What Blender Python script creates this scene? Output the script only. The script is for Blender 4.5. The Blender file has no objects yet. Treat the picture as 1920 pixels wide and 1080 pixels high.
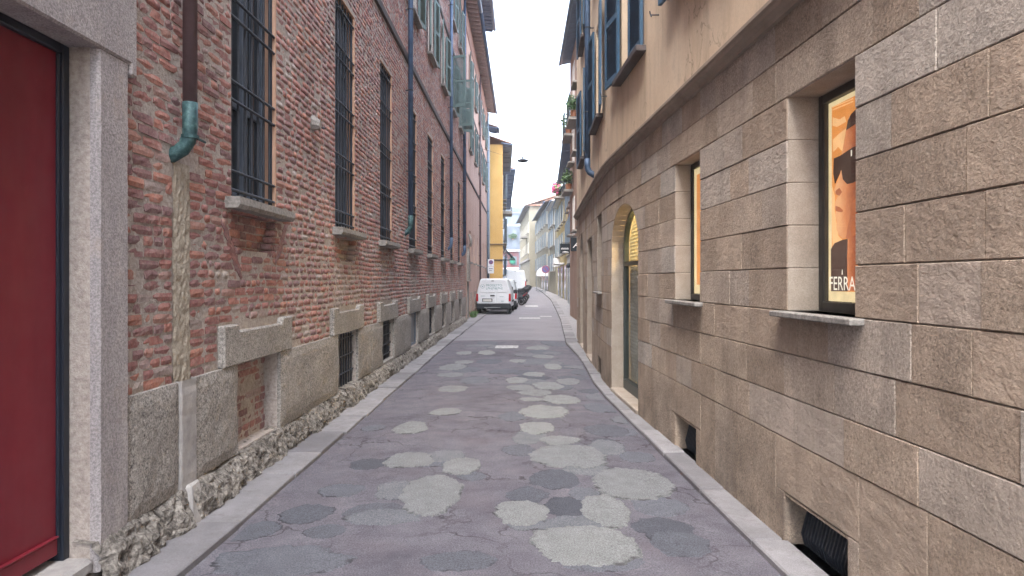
import bpy, bmesh, math, random
import numpy as np
from mathutils import Vector, Matrix, noise as mnoise

random.seed(7)
rng = np.random.default_rng(7)
R = math.radians
scene = bpy.context.scene
COL = scene.collection

# ------------------------------------------------------------------ camera
F = 1300.0            # focal length in photo pixels (photo 1920 px wide)
VX, VY = 978.0, 526.0  # vanishing point of the street axis (+Y) in the photo
EYE = 1.68
cam_d = bpy.data.cameras.new('camera')
cam = bpy.data.objects.new('camera', cam_d)
COL.objects.link(cam)
cam.location = (0, 0, EYE)
cam.rotation_euler = (R(90), 0, 0)
cam_d.sensor_width = 36
cam_d.lens = F / 1920 * 36
cam_d.shift_x = -(VX - 960) / 1920
cam_d.shift_y = -(540 - VY) / 1920
cam_d.clip_start = 0.05
cam_d.clip_end = 2000
scene.camera = cam

# ------------------------------------------------------------------ sky, sun, exposure
SUN_EL, SUN_AZ = 62, 200
w = bpy.data.worlds.new('World')
scene.world = w
w.use_nodes = True
nt = w.node_tree
bg = nt.nodes['Background']
sky = nt.nodes.new('ShaderNodeTexSky')
sky.sky_type = 'NISHITA'
sky.sun_disc = False
sky.sun_elevation = R(SUN_EL)
sky.sun_rotation = R(SUN_AZ)
sky.air_density = 1.0
sky.dust_density = 3.0
hs = nt.nodes.new('ShaderNodeHueSaturation')
hs.inputs['Saturation'].default_value = 0.62
nt.links.new(sky.outputs[0], hs.inputs['Color'])
nt.links.new(hs.outputs[0], bg.inputs['Color'])
bg.inputs['Strength'].default_value = 0.15
sd = bpy.data.lights.new('sun', 'SUN')
sun = bpy.data.objects.new('sun', sd)
COL.objects.link(sun)
sd.energy = 0.9
sd.angle = R(50)
sd.color = (1.0, 0.95, 0.9)
az = R(SUN_AZ)
sdir = Vector((math.sin(az) * math.cos(R(SUN_EL)), math.cos(az) * math.cos(R(SUN_EL)), math.sin(R(SUN_EL))))
sun.rotation_euler = sdir.to_track_quat('Z', 'Y').to_euler()
scene.view_settings.view_transform = 'Standard'
scene.view_settings.look = 'None'
scene.view_settings.gamma = 1
scene.view_settings.exposure = 3.08
scene.view_settings.use_curve_mapping = False
scene.render.engine = 'CYCLES'
scene.cycles.max_bounces = 7
scene.cycles.diffuse_bounces = 4

# ------------------------------------------------------------------ helpers
def c255(r, g, b):
    f = lambda v: (v / 255 / 12.92) if v / 255 <= .04045 else ((v / 255 + .055) / 1.055) ** 2.4
    return (f(r), f(g), f(b), 1)

class NT:
    def __init__(self, name):
        self.m = bpy.data.materials.new(name)
        self.m.use_nodes = True
        self.t = self.m.node_tree
        self.b = self.t.nodes['Principled BSDF']
        self._pos = None
    def n(self, typ, props=None, **inp):
        nd = self.t.nodes.new(typ)
        for k, v in (props or {}).items():
            setattr(nd, k, v)
        for k, v in inp.items():
            k2 = int(k[1:]) if k[0] == 'i' and k[1:].isdigit() else k.replace('_', ' ')
            self.put(nd.inputs[k2], v)
        return nd
    def put(self, sock, v):
        if isinstance(v, bpy.types.NodeSocket):
            self.t.links.new(v, sock)
        else:
            if isinstance(v, tuple) and len(v) == 3 and sock.type == 'RGBA':
                v = (*v, 1)
            sock.default_value = v
    def pos(self):
        if self._pos is None:
            self._pos = self.n('ShaderNodeNewGeometry').outputs['Position']
        return self._pos
    def scaled(self, sx, sy, sz):
        return self.n('ShaderNodeMapping', Vector=self.pos(), Scale=(sx, sy, sz)).outputs[0]
    def noise(self, scale, detail=4, rough=.6, vec=None, dist=0):
        return self.n('ShaderNodeTexNoise', Vector=vec or self.pos(), Scale=scale, Detail=detail, Roughness=rough, Distortion=dist).outputs[0]
    def voro(self, scale, feature='F1', vec=None, out='Distance', rnd=1.0):
        return self.n('ShaderNodeTexVoronoi', {'feature': feature}, Vector=vec or self.pos(), Scale=scale, Randomness=rnd).outputs[out]
    def ramp(self, fac, stops):
        nd = self.n('ShaderNodeValToRGB', Fac=fac)
        cr = nd.color_ramp
        while len(cr.elements) < len(stops):
            cr.elements.new(.5)
        for e, (p, c) in zip(cr.elements, stops):
            e.position = p
            if not isinstance(c, tuple):
                c = (c, c, c, 1)
            e.color = c if len(c) == 4 else (*c, 1)
        return nd.outputs[0]
    def mix(self, fac, a, b, mode='MIX'):
        nd = self.n('ShaderNodeMix', {'data_type': 'RGBA', 'blend_type': mode})
        self.put(nd.inputs[0], fac); self.put(nd.inputs[6], a); self.put(nd.inputs[7], b)
        return nd.outputs[2]
    def math(self, op, a, b=0.0):
        nd = self.n('ShaderNodeMath', {'operation': op})
        self.put(nd.inputs[0], a); self.put(nd.inputs[1], b)
        return nd.outputs[0]
    def bump(self, h, strength=.5, dist=.01, normal=None):
        nd = self.n('ShaderNodeBump', Height=h, Strength=strength, Distance=dist)
        if normal is not None:
            self.put(nd.inputs['Normal'], normal)
        return nd.outputs[0]
    def fin(self, color, rough=.8, normal=None, metal=0.0, spec=.3):
        self.put(self.b.inputs['Base Color'], color)
        self.put(self.b.inputs['Roughness'], rough)
        self.put(self.b.inputs['Metallic'], metal)
        self.put(self.b.inputs['Specular IOR Level'], spec)
        if normal is not None:
            self.put(self.b.inputs['Normal'], normal)
        return self.m

def objrand(t):
    return t.n('ShaderNodeObjectInfo').outputs['Random']

def objcol(t):
    o = t.n('ShaderNodeObjectInfo').outputs['Color']
    return t.n('ShaderNodeSeparateColor', Color=o).outputs[0]

# ------------------------------------------------------------------ materials
M = {}
def plain(name, col, rough=.6, var=.12, scale=8, bs=.15, bscale=60, metal=0, spec=.3):
    t = NT(name)
    n1 = t.noise(scale, 5)
    k = t.ramp(n1, [(.25, 1 - var), (.75, 1 + var)])
    c = t.mix(1.0, col, k, 'MULTIPLY')
    nb = t.bump(t.noise(bscale, 3), bs, .004) if bs else None
    M[name] = t.fin(c, rough, nb, metal, spec)
    return M[name]

def mk_brick():
    t = NT('old_brick')
    att = t.n('ShaderNodeAttribute', {'attribute_name': 'tint'}).outputs['Fac']
    tint = t.math('ADD', att, objcol(t))
    base = t.ramp(tint, [(0, (.225, .135, .138)), (.18, (.265, .142, .138)), (.38, (.32, .15, .135)), (.56, (.36, .162, .135)),
                         (.72, (.40, .19, .14)), (.82, (.33, .24, .225)), (.92, (.35, .295, .27)), (1, (.46, .41, .36))])
    fine = t.noise(55, 5, .7)
    base = t.mix(.75, base, t.ramp(fine, [(.3, .55), (.7, 1.45)]), 'MULTIPLY')
    # lime mortar smeared over worn faces
    sm = t.math('MULTIPLY', t.ramp(t.noise(1.6, 4), [(.35, .25), (.65, 1.0)]), t.ramp(t.noise(26, 6, .78), [(.45, 0.0), (.6, 1.0)]))
    c = t.mix(t.math('MULTIPLY', sm, .45), base, (.50, .445, .41))
    # broad soot and grime
    c = t.mix(.8, c, t.ramp(t.noise(.9, 5, .65), [(.3, .74), (.65, 1.1)]), 'MULTIPLY')
    h = t.math('ADD', t.math('MULTIPLY', fine, .6), t.noise(16, 3))
    M['brick'] = t.fin(c, .9, t.bump(h, .4, .008), 0, .15)
    t = NT('lime_mortar')
    n1 = t.noise(30, 6, .7)
    c = t.ramp(n1, [(.3, (.28, .24, .215)), (.5, (.43, .38, .34)), (.72, (.56, .51, .455))])
    c = t.mix(.7, c, t.ramp(t.noise(1.1, 4), [(.3, .7), (.7, 1.15)]), 'MULTIPLY')
    M['mortar'] = t.fin(c, .95, t.bump(t.noise(45, 5, .7), .9, .012), 0, .1)
    t = NT('pale_mortar_fill')
    n1 = t.noise(26, 6, .75)
    c = t.ramp(n1, [(.3, (.16, .13, .10)), (.45, (.40, .35, .28)), (.7, (.56, .51, .42))])
    M['pale_fill'] = t.fin(c, .95, t.bump(t.noise(30, 6, .8), 1.0, .02), 0, .1)
    # brick too far away to pick apart
    t = NT('far_brick')
    vec = t.n('ShaderNodeCombineXYZ', X=t.n('ShaderNodeSeparateXYZ', Vector=t.pos()).outputs[1], Y=t.n('ShaderNodeSeparateXYZ', Vector=t.pos()).outputs[2])
    br = t.n('ShaderNodeTexBrick', Vector=vec.outputs[0], Color1=(.20, .085, .068), Color2=(.13, .065, .06), Mortar=(.30, .26, .22), Scale=1.0, Mortar_Size=.012, Brick_Width=.22, Row_Height=.068)
    c = t.mix(t.ramp(t.noise(3, 6, .7), [(.45, 0.0), (.7, .7)]), br.outputs[0], (.33, .28, .24))
    M['far_brick'] = t.fin(c, .9, t.bump(br.outputs[1], .3, -.01), 0, .15)

def mk_stones():
    # brown sandstone ashlar
    t = NT('brown_ashlar')
    rnd = objcol(t)
    base = t.ramp(rnd, [(0, (.365, .285, .218)), (.3, (.41, .322, .247)), (.55, (.455, .362, .28)), (.75, (.43, .36, .30)), (.9, (.44, .375, .315)), (1, (.48, .43, .375))])
    big = t.ramp(t.noise(3.2, 5, .65), [(.3, .8), (.7, 1.2)])
    c = t.mix(1, base, big, 'MULTIPLY')
    tool = t.noise(62, 4, .78, dist=.5)
    orn = objrand(t)
    c = t.mix(t.ramp(orn, [(0, .25), (1, .95)]), c, t.ramp(tool, [(.3, .42), (.68, 1.48)]), 'MULTIPLY')
    strata = t.noise(1.0, 5, .65, vec=t.n('ShaderNodeMapping', Vector=t.pos(), Scale=(10, 7, 16), Rotation=(.55, 0, 0)).outputs[0])
    c = t.mix(t.math('MULTIPLY', t.ramp(strata, [(.42, 0.0), (.7, 1.0)]), t.ramp(orn, [(.4, .0), (.9, .4)])), c, t.mix(1, c, (.75, .75, .77), 'MULTIPLY'))
    mott = t.noise(13, 5, .7)
    c = t.mix(t.ramp(mott, [(.5, 0.0), (.72, .4)]), c, (.43, .365, .30))
    wst = t.noise(1.0, 5, .65, vec=t.scaled(3.5, 3.5, .35))
    c = t.mix(t.ramp(wst, [(.5, 0.0), (.78, .42)]), c, (.15, .118, .095))
    # damp grime creeping up from the pavement
    z = t.n('ShaderNodeSeparateXYZ', Vector=t.pos()).outputs[2]
    damp = t.math('MULTIPLY', t.ramp(z, [(0.0, 1.0), (.75, 0.0)]), t.ramp(t.noise(2.5, 5, .7), [(.35, 0.0), (.65, 1.0)]))
    c = t.mix(t.math('MULTIPLY', damp, .7), c, (.10, .09, .082))
    h = t.math('ADD', t.math('MULTIPLY', tool, t.math('ADD', orn, .35)), t.math('ADD', t.math('MULTIPLY', t.noise(22, 4, .6), .8), t.math('MULTIPLY', strata, 1.1)))
    M['ashlar'] = t.fin(c, .92, t.bump(h, .85, .016), 0, .15)
    t = NT('smooth_jamb_stone')
    c = t.ramp(t.noise(5, 6, .65), [(.3, (.29, .245, .20)), (.7, (.39, .34, .285))])
    c = t.mix(.5, c, t.ramp(t.noise(160, 3), [(.35, .7), (.65, 1.25)]), 'MULTIPLY')
    M['jamb'] = t.fin(c, .85, t.bump(t.noise(120, 3), .25, .004), 0, .2)
    t = NT('ashlar_joint')
    M['joint'] = t.fin(t.ramp(t.noise(40, 4), [(.3, (.24, .205, .17)), (.7, (.36, .32, .27))]), .95, t.bump(t.noise(80, 3), .4, .004), 0, .1)
    # speckled grey granite of the plinth
    t = NT('speckled_granite')
    sp = t.noise(75, 3, .75)
    sp2 = t.noise(34, 4, .75)
    c = t.ramp(t.math('ADD', t.math('MULTIPLY', sp, .6), t.math('MULTIPLY', sp2, .4)), [(.38, (.07, .066, .064)), (.46, (.24, .225, .205)), (.56, (.42, .395, .36)), (.68, (.58, .55, .50))])
    c = t.mix(.85, c, t.ramp(t.noise(1.4, 5, .7), [(.3, .7), (.7, 1.15)]), 'MULTIPLY')
    streak = t.noise(1.0, 4, .6, vec=t.scaled(7, 7, .8))
    c = t.mix(t.ramp(streak, [(.5, 0.0), (.75, .5)]), c, (.30, .275, .245))
    M['granite'] = t.fin(c, .85, t.bump(sp2, .7, .012), 0, .2)
    t = NT('pale_marble_strip')
    c = t.ramp(t.noise(6, 6, .7), [(.3, (.26, .25, .245)), (.55, (.40, .385, .37)), (.75, (.50, .485, .46))])
    M['marble'] = t.fin(c, .7, t.bump(t.noise(30, 5), .5, .008), 0, .3)
    # rough conglomerate at the wall foot
    t = NT('rough_conglomerate')
    v = t.noise(48, 5, .75)
    n1 = t.noise(13, 8, .72, dist=.6)
    c = t.ramp(t.math('ADD', t.math('MULTIPLY', v, .4), t.math('MULTIPLY', n1, .6)), [(.38, (.03, .028, .027)), (.47, (.15, .137, .122)), (.55, (.30, .28, .25)), (.68, (.50, .47, .42))])  # dark stops follow the low bumps: dark pits with their shade painted in
    c = t.mix(.7, c, t.ramp(t.noise(3, 4), [(.3, .6), (.7, 1.25)]), 'MULTIPLY')
    h = t.math('ADD', t.math('MULTIPLY', n1, 1.4), t.math('MULTIPLY', v, .5))
    M['rubble'] = t.fin(c, .95, t.bump(h, .7, .025), 0, .1)
    # pinkish-grey stone of the doorway
    t = NT('portal_stone')
    streak = t.noise(1.0, 5, .65, vec=t.scaled(6, 6, 1.1))
    c = t.ramp(streak, [(.28, (.27, .25, .25)), (.5, (.345, .322, .32)), (.72, (.42, .39, .38))])
    c = t.mix(.7, c, t.ramp(t.noise(80, 3, .75), [(.35, .5), (.65, 1.4)]), 'MULTIPLY')
    c = t.mix(t.ramp(t.noise(4, 5, .7), [(.55, 0.0), (.72, .5)]), c, (.42, .35, .30))
    M['portal'] = t.fin(c, .85, t.bump(t.math('ADD', t.noise(70, 4), streak), .55, .008), 0, .2)
    t = NT('sill_stone')
    c = t.ramp(t.noise(30, 5, .7), [(.3, (.15, .14, .13)), (.7, (.38, .36, .33))])
    M['sill'] = t.fin(c, .85, t.bump(t.noise(40, 4), .5, .008), 0, .2)

def mk_ground():
    t = NT('worn_asphalt')
    agg = t.voro(170, 'F1')
    fine = t.noise(105, 3, .8)
    big = t.noise(.55, 5, .65)
    mid = t.noise(3.5, 5, .7)
    base = t.ramp(t.math('ADD', t.math('MULTIPLY', big, .5), t.math('MULTIPLY', mid, .5)),
                  [(.34, (.08, .076, .092)), (.46, (.117, .111, .131)), (.56, (.145, .139, .16)), (.7, (.19, .184, .205))])
    c = t.mix(.75, base, t.ramp(fine, [(.35, .4), (.65, 1.55)]), 'MULTIPLY')
    c = t.mix(t.ramp(t.noise(60, 4, .8), [(.62, 0.0), (.74, .5)]), c, (.36, .35, .36))
    red = t.noise(1.3, 4)
    c = t.mix(t.ramp(red, [(.5, 0.0), (.75, .4)]), c, (.16, .13, .142))
    # cracks
    wv = t.n('ShaderNodeVectorMath', {'operation': 'ADD'})
    t.put(wv.inputs[0], t.pos())
    nz = t.n('ShaderNodeTexNoise', Vector=t.pos(), Scale=5.0, Detail=4.0)
    sc_ = t.n('ShaderNodeVectorMath', {'operation': 'SCALE'}); t.put(sc_.inputs[0], nz.outputs[1]); sc_.inputs['Scale'].default_value = .35
    t.put(wv.inputs[1], sc_.outputs[0])
    cr = t.voro(1.5, 'DISTANCE_TO_EDGE', wv.outputs[0])
    crm = t.math('MULTIPLY', t.ramp(cr, [(0.0, 1.0), (.02, 0.0)]), t.ramp(t.noise(.8, 3), [(.46, 0.0), (.58, 1.0)]))
    c = t.mix(t.math('MULTIPLY', crm, .75), c, (.022, .02, .02))
    h = t.math('SUBTRACT', t.math('ADD', fine, t.math('MULTIPLY', agg, .6)), t.math('MULTIPLY', crm, 2.0))
    M['asphalt'] = t.fin(c, .88, t.bump(h, .6, .008), 0, .25)
    t = NT('newer_asphalt')
    fine = t.noise(220, 2, .7)
    c = t.ramp(t.noise(.7, 5, .65), [(.3, (.165, .158, .176)), (.7, (.22, .212, .23))])
    c = t.mix(.5, c, t.ramp(fine, [(.35, .7), (.65, 1.3)]), 'MULTIPLY')
    M['asphalt2'] = t.fin(c, .85, t.bump(fine, .3, .005), 0, .25)
    # asphalt patches; object colour picks how pale the mix is
    t = NT('asphalt_patch')
    tone = objcol(t)
    base = t.ramp(tone, [(0, (.085, .09, .108)), (.35, (.138, .144, .166)), (.7, (.20, .208, .214)), (1, (.245, .255, .253))])
    c = t.mix(.8, base, t.ramp(t.noise(110, 3, .82), [(.35, .42), (.65, 1.5)]), 'MULTIPLY')
    c = t.mix(.5, c, t.ramp(t.noise(7, 5, .7), [(.3, .7), (.7, 1.2)]), 'MULTIPLY')
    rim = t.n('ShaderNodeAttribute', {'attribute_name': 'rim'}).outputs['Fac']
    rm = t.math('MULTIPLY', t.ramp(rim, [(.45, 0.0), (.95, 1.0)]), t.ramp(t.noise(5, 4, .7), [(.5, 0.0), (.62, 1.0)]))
    c = t.mix(t.math('MULTIPLY', rm, .75), c, (.035, .033, .036))  # patchy dark rim: crack dirt, with the edge crack's shadow painted in
    M['patch'] = t.fin(c, .9, t.bump(t.noise(190, 3, .8), .9, .008), 0, .2)
    t = NT('pavement_stone')
    rnd = objrand(t)
    base = t.ramp(rnd, [(0, (.165, .16, .17)), (.5, (.22, .214, .222)), (1, (.275, .267, .275))])
    c = t.mix(.8, base, t.ramp(t.noise(2.6, 6, .7), [(.3, .68), (.7, 1.2)]), 'MULTIPLY')
    c = t.mix(.5, c, t.ramp(t.noise(180, 2), [(.35, .7), (.65, 1.3)]), 'MULTIPLY')
    c = t.mix(t.ramp(t.noise(9, 5, .75), [(.52, 0.0), (.72, .65)]), c, (.15, .14, .138))
    M['flag'] = t.fin(c, .8, t.bump(t.noise(90, 4), .3, .005), 0, .25)
    t = NT('gutter_dirt')
    M['dirt'] = t.fin(t.ramp(t.noise(30, 5, .7), [(.3, (.03, .027, .025)), (.7, (.09, .082, .075))]), .95, t.bump(t.noise(60, 4), .6, .01), 0, .1)
    t = NT('worn_white_paint')
    c = t.mix(t.ramp(t.noise(14, 5, .7), [(.4, 0.0), (.6, 1.0)]), (.55, .55, .55), (.2, .2, .2))
    M['roadpaint'] = t.fin(c, .8)

def plaster(key, c1, c2, stain=.5, streak=True, bs=.3):
    t = NT(key)
    n1 = t.noise(1.1, 6, .65)
    c = t.ramp(n1, [(.3, c1), (.7, c2)])
    if streak:
        s = t.noise(1.0, 5, .65, vec=t.scaled(3.2, 3.2, .45))
        c = t.mix(t.ramp(s, [(.48, 0.0), (.75, stain)]), c, tuple(v * .55 for v in c1[:3]))
    c = t.mix(.35, c, t.ramp(t.noise(40, 4), [(.3, .85), (.7, 1.15)]), 'MULTIPLY')
    wv = t.n('ShaderNodeVectorMath', {'operation': 'ADD'}); t.put(wv.inputs[0], t.scaled(1, 1, .5))
    t.put(wv.inputs[1], t.n('ShaderNodeTexNoise', Vector=t.pos(), Scale=2.5, Detail=4.0).outputs[1])
    ck = t.math('MULTIPLY', t.ramp(t.voro(.9, 'DISTANCE_TO_EDGE', wv.outputs[0]), [(0.0, 1.0), (.012, 0.0)]), t.ramp(t.noise(.7, 3), [(.48, 0.0), (.6, 1.0)]))
    c = t.mix(t.math('MULTIPLY', ck, stain), c, tuple(v * .3 for v in c1[:3]))
    c = t.mix(t.ramp(t.noise(2.2, 6, .75), [(.56, 0.0), (.74, stain * .8)]), c, tuple(v * .62 for v in c1[:3]))
    M[key] = t.fin(c, .9, t.bump(t.noise(30, 5), bs, .006), 0, .15)
    return M[key]

def glass(key, col=(.03, .035, .04), rough=.06):
    t = NT(key)
    M[key] = t.fin(col, rough, t.bump(t.noise(1.5, 2), .05, .01), 0, .6)

def emis(key, col, strength):
    t = NT(key)
    n1 = t.ramp(t.noise(9, 4), [(.3, .86), (.7, 1.1)])
    c = t.mix(1, col, n1, 'MULTIPLY')
    t.put(t.b.inputs['Emission Color'], c)
    t.b.inputs['Emission Strength'].default_value = strength
    M[key] = t.fin(c, .45, None, 0, .3)

mk_brick(); mk_stones(); mk_ground()
plaster('ochre_plaster', (.56, .43, .305), (.68, .555, .42), .6)
plaster('pink_plaster', (.50, .335, .27), (.58, .415, .345), .3)
plaster('reveal_plaster', (.45, .27, .185), (.55, .36, .26), .2)
plaster('yellow_plaster', (.52, .32, .105), (.60, .39, .15), .15)
plaster('cream_plaster', (.27, .25, .19), (.33, .305, .235), .2)
plaster('palazzo_plaster', (.20, .187, .145), (.245, .23, .18), .2)
plaster('grey_plaster', (.34, .36, .37), (.42, .44, .45), .2)
plaster('pale_yellow_plaster', (.38, .32, .17), (.44, .38, .22), .2)
plaster('rust_plaster', (.30, .18, .15), (.38, .25, .21), .3)
plaster('brown_plaster', (.30, .20, .155), (.40, .29, .23), .4)
plaster('whiteblue_plaster', (.12, .15, .18), (.16, .19, .22), .1)
plaster('bluegrey_plaster', (.085, .105, .13), (.115, .135, .165), .1)
plaster('rose_plaster', (.15, .06, .06), (.19, .08, .08), .1)
plaster('white_render', (.6, .59, .57), (.7, .69, .67), .2)
plain('cornice_stone', (.30, .24, .19), .85, .2, 4, .3, 40)
t = NT('red_door')
n_ = t.noise(1.0, 5, .6, vec=t.scaled(4, 4, .6))
c_ = t.ramp(n_, [(.3, (.135, .008, .017)), (.7, (.19, .013, .025))])
c_ = t.mix(t.ramp(t.noise(30, 6, .8), [(.6, 0.0), (.8, .25)]), c_, (.26, .08, .08))
M['red_door'] = t.fin(c_, t.ramp(t.noise(5, 4), [(.3, .38), (.7, .6)]), t.bump(t.noise(2.0, 3), .12, .02), 0, .4)
plain('iron', (.028, .034, .046), .55, .25, 30, .2, 80, 0, .4)
plain('door_frame', (.012, .016, .026), .4, .2, 10, .05, 80, 0, .4)
plain('blue_wood', (.115, .145, .19), .6, .2, 5, .2, 60)
plain('blue_shutter', (.045, .10, .165), .5, .25, 6, .15, 50)
plain('teal_shutter', (.125, .18, .175), .6, .18, 6, .15, 50)
plain('greyblue_shutter', (.17, .23, .29), .6, .15, 6, .1, 50)
plain('brown_pipe', (.115, .075, .078), .42, .25, 7, .08, 40, .2, .4)
plain('blue_pipe', (.06, .10, .17), .45, .25, 7, .08, 40, .2, .4)
plain('lead_trim', (.085, .07, .068), .7, .3, 6, .3, 40)
plain('eave_wood', (.30, .24, .225), .8, .25, 9, .3, 40)
plain('rafter_wood', (.42, .37, .36), .8, .2, 9, .2, 40)
plain('eave_blue', (.12, .16, .24), .7, .2, 6, .1, 40)
plain('roof_tile', (.26, .15, .11), .9, .3, 5, .5, 14)
plain('bronze_frame', (.05, .047, .043), .45, .2, 10, .05, 80, .3, .4)
plain('green_frame', (.05, .062, .06), .4, .2, 10, .05, 80, .3, .4)
plain('grey_panel', (.23, .25, .26), .55, .15, 3, .05, 80)
plain('white_paint', (.66, .70, .74), .3, .04, 2, 0, 1, 0, .5)
plain('silver_paint', (.55, .60, .64), .3, .05, 2, 0, 1, .2, .5)
plain('black_plastic', (.02, .023, .028), .55, .2, 20, .1, 80)
plain('rubber', (.015, .015, .016), .85, .2, 20, .2, 80)
plain('rim_metal', (.35, .36, .38), .35, .1, 10, 0, 1, .7, .5)
plain('tail_red', (.42, .012, .02), .2, .15, 20, 0, 1, 0, .5)
plain('plate_white', (.62, .62, .6), .4, .05, 10, 0, 1)
plain('letter_teal', (.10, .25, .27), .5, .1, 10, 0, 1)
plain('letter_white', (.8, .8, .8), .5, .05, 10, 0, 1)
plain('sign_black', (.018, .024, .032), .45, .2, 10, 0, 1)
plain('sign_white', (.68, .70, .74), .45, .05, 10, 0, 1)
plain('sign_red', (.26, .06, .11), .45, .05, 10, 0, 1)
plain('sign_blue', (.10, .11, .27), .45, .05, 10, 0, 1)
plain('awning_white', (.72, .73, .76), .8, .08, 5, .1, 60)
plain('leaf', (.055, .11, .045), .7, .4, 12, .3, 40)
plain('leaf_pale', (.10, .17, .07), .7, .4, 12, .3, 40)
plain('flower_pink', (.62, .09, .22), .7, .3, 12, .3, 40)
plain('terracotta', (.36, .16, .09), .85, .2, 10, .2, 40)
plain('green_fabric', (.02, .17, .11), .8, .15, 3, .1, 40)
plain('mesh_dark', (.01, .01, .012), .8, .1, 20, 0, 1)
plain('shopwall', (.72, .58, .30), .8, .1, 3, .05, 40)
glass('pane'); glass('pane_pale', (.12, .15, .18), .12)
def mk_copper():
    t = NT('verdigris_copper')
    n1 = t.noise(18, 5, .7)
    c = t.ramp(n1, [(.3, (.02, .04, .048)), (.5, (.035, .085, .09)), (.7, (.12, .22, .21))])
    M['verdigris'] = t.fin(c, .55, t.bump(n1, .4, .006), .3, .4)
    # clear shop glass
    t = NT('clear_glass')
    out = t.t.nodes['Material Output']
    tr = t.n('ShaderNodeBsdfTransparent', Color=(.93, .95, .94, 1))
    gl = t.n('ShaderNodeBsdfGlossy', Roughness=.02)
    fc = t.n('ShaderNodeLayerWeight', Blend=.5).outputs['Facing']
    fac = t.math('ADD', t.math('MULTIPLY', t.math('POWER', fc, 5.0), .45), .03)
    mx = t.n('ShaderNodeMixShader', Fac=fac)
    t.t.links.new(tr.outputs[0], mx.inputs[1]); t.t.links.new(gl.outputs[0], mx.inputs[2])
    t.t.links.new(mx.outputs[0], out.inputs['Surface'])
    M['clear'] = t.m
mk_copper()
emis('print_cream', (.80, .62, .36), .13)
emis('print_orange', (.72, .27, .07), .13)
emis('print_cloud', (.86, .48, .22), .13)
def emis_grad(key, stops, strength, y0, y1):
    t = NT(key)
    sp_ = t.n('ShaderNodeSeparateXYZ', Vector=t.pos())
    fac = t.n('ShaderNodeMapRange', Value=sp_.outputs[1]); fac.inputs[1].default_value = y0; fac.inputs[2].default_value = y1
    wob = t.math('ADD', fac.outputs[0], t.math('MULTIPLY', t.math('SUBTRACT', t.noise(14, 3), .5), .5))
    c = t.ramp(wob, stops)
    t.put(t.b.inputs['Emission Color'], c); t.b.inputs['Emission Strength'].default_value = strength
    M[key] = t.fin(c, .45, None, 0, .3)
emis_grad('print_skin', [(0, (.17, .045, .02)), (.35, (.36, .10, .04)), (.65, (.58, .20, .08)), (1, (.74, .36, .17))], .13, 3.88, 4.14)
emis('print_skin_dark', (.40, .12, .05), .13)
emis('print_dark', (.045, .02, .015), .13)
emis('print_shirt', (.07, .035, .028), .13)
emis('print_white', (.85, .78, .68), .13)

# ------------------------------------------------------------------ mesh builder
class MB:
    def __init__(self):
        self.v = []; self.f = []; self.at = {}
    def add(self, vs, fs):
        o = len(self.v)
        self.v += [tuple(p) for p in vs]
        self.f += [tuple(i + o for i in f) for f in fs]
        return self
    def box(self, x0, x1, y0, y1, z0, z1):
        vs = [(x, y, z) for z in (z0, z1) for y in (y0, y1) for x in (x0, x1)]
        return self.add(vs, [(0, 2, 3, 1), (4, 5, 7, 6), (0, 1, 5, 4), (2, 6, 7, 3), (0, 4, 6, 2), (1, 3, 7, 5)])
    def pbox(self, P, y0, y1, o0, o1, z0, z1):
        # box in wall coordinates (along, out of the wall, up)
        vs = [P(y, o, z) for z in (z0, z1) for y in (y0, y1) for o in (o0, o1)]
        return self.add(vs, [(0, 2, 3, 1), (4, 5, 7, 6), (0, 1, 5, 4), (2, 6, 7, 3), (0, 4, 6, 2), (1, 3, 7, 5)])
    def prism(self, poly, fn, d0, d1):
        n = len(poly)
        vs = [fn(a, d0, b) for a, b in poly] + [fn(a, d1, b) for a, b in poly]
        fs = [tuple(range(n))[::-1], tuple(range(n, 2 * n))]
        fs += [(i, (i + 1) % n, n + (i + 1) % n, n + i) for i in range(n)]
        return self.add(vs, fs)
    def tube(self, pts, r, n=8, cap=True):
        pts = [Vector(p) for p in pts]
        rings = []
        up = None
        for i, p in enumerate(pts):
            d = (pts[min(i + 1, len(pts) - 1)] - pts[max(i - 1, 0)]).normalized()
            if up is None:
                up = d.orthogonal().normalized()
            s = d.cross(up)
            if s.length < 1e-5:
                s = d.orthogonal()
            s.normalize(); up = s.cross(d).normalized()
            rr = r[i] if isinstance(r, (list, tuple)) else r
            rings.append([p + (s * math.cos(2 * math.pi * k / n) + up * math.sin(2 * math.pi * k / n)) * rr for k in range(n)])
        vs = [q for rg in rings for q in rg]
        fs = []
        for i in range(len(rings) - 1):
            for k in range(n):
                fs.append((i * n + k, i * n + (k + 1) % n, (i + 1) * n + (k + 1) % n, (i + 1) * n + k))
        if cap:
            fs.append(tuple(range(n))[::-1]); fs.append(tuple(range(len(vs) - n, len(vs))))
        return self.add(vs, fs)
    def loft(self, rings, cap=True, closed=True):
        n = len(rings[0])
        vs = [q for rg in rings for q in rg]
        fs = []
        for i in range(len(rings) - 1):
            for k in range(n if closed else n - 1):
                fs.append((i * n + k, i * n + (k + 1) % n, (i + 1) * n + (k + 1) % n, (i + 1) * n + k))
        if cap:
            fs.append(tuple(range(n))[::-1]); fs.append(tuple(range(len(vs) - n, len(vs))))
        return self.add(vs, fs)
    def mesh(self, name, mat, off=(0, 0, 0), smooth=False):
        me = bpy.data.meshes.new(name)
        ox, oy, oz = off
        me.from_pydata([(x - ox, y - oy, z - oz) for x, y, z in self.v], [], self.f)
        for k, vals in self.at.items():
            a = me.attributes.new(k, 'FLOAT', 'POINT'); a.data.foreach_set('value', vals)
        me.materials.append(M[mat] if isinstance(mat, str) else mat)
        if smooth:
            me.polygons.foreach_set('use_smooth', [True] * len(me.polygons))
        me.update()
        return me

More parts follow.
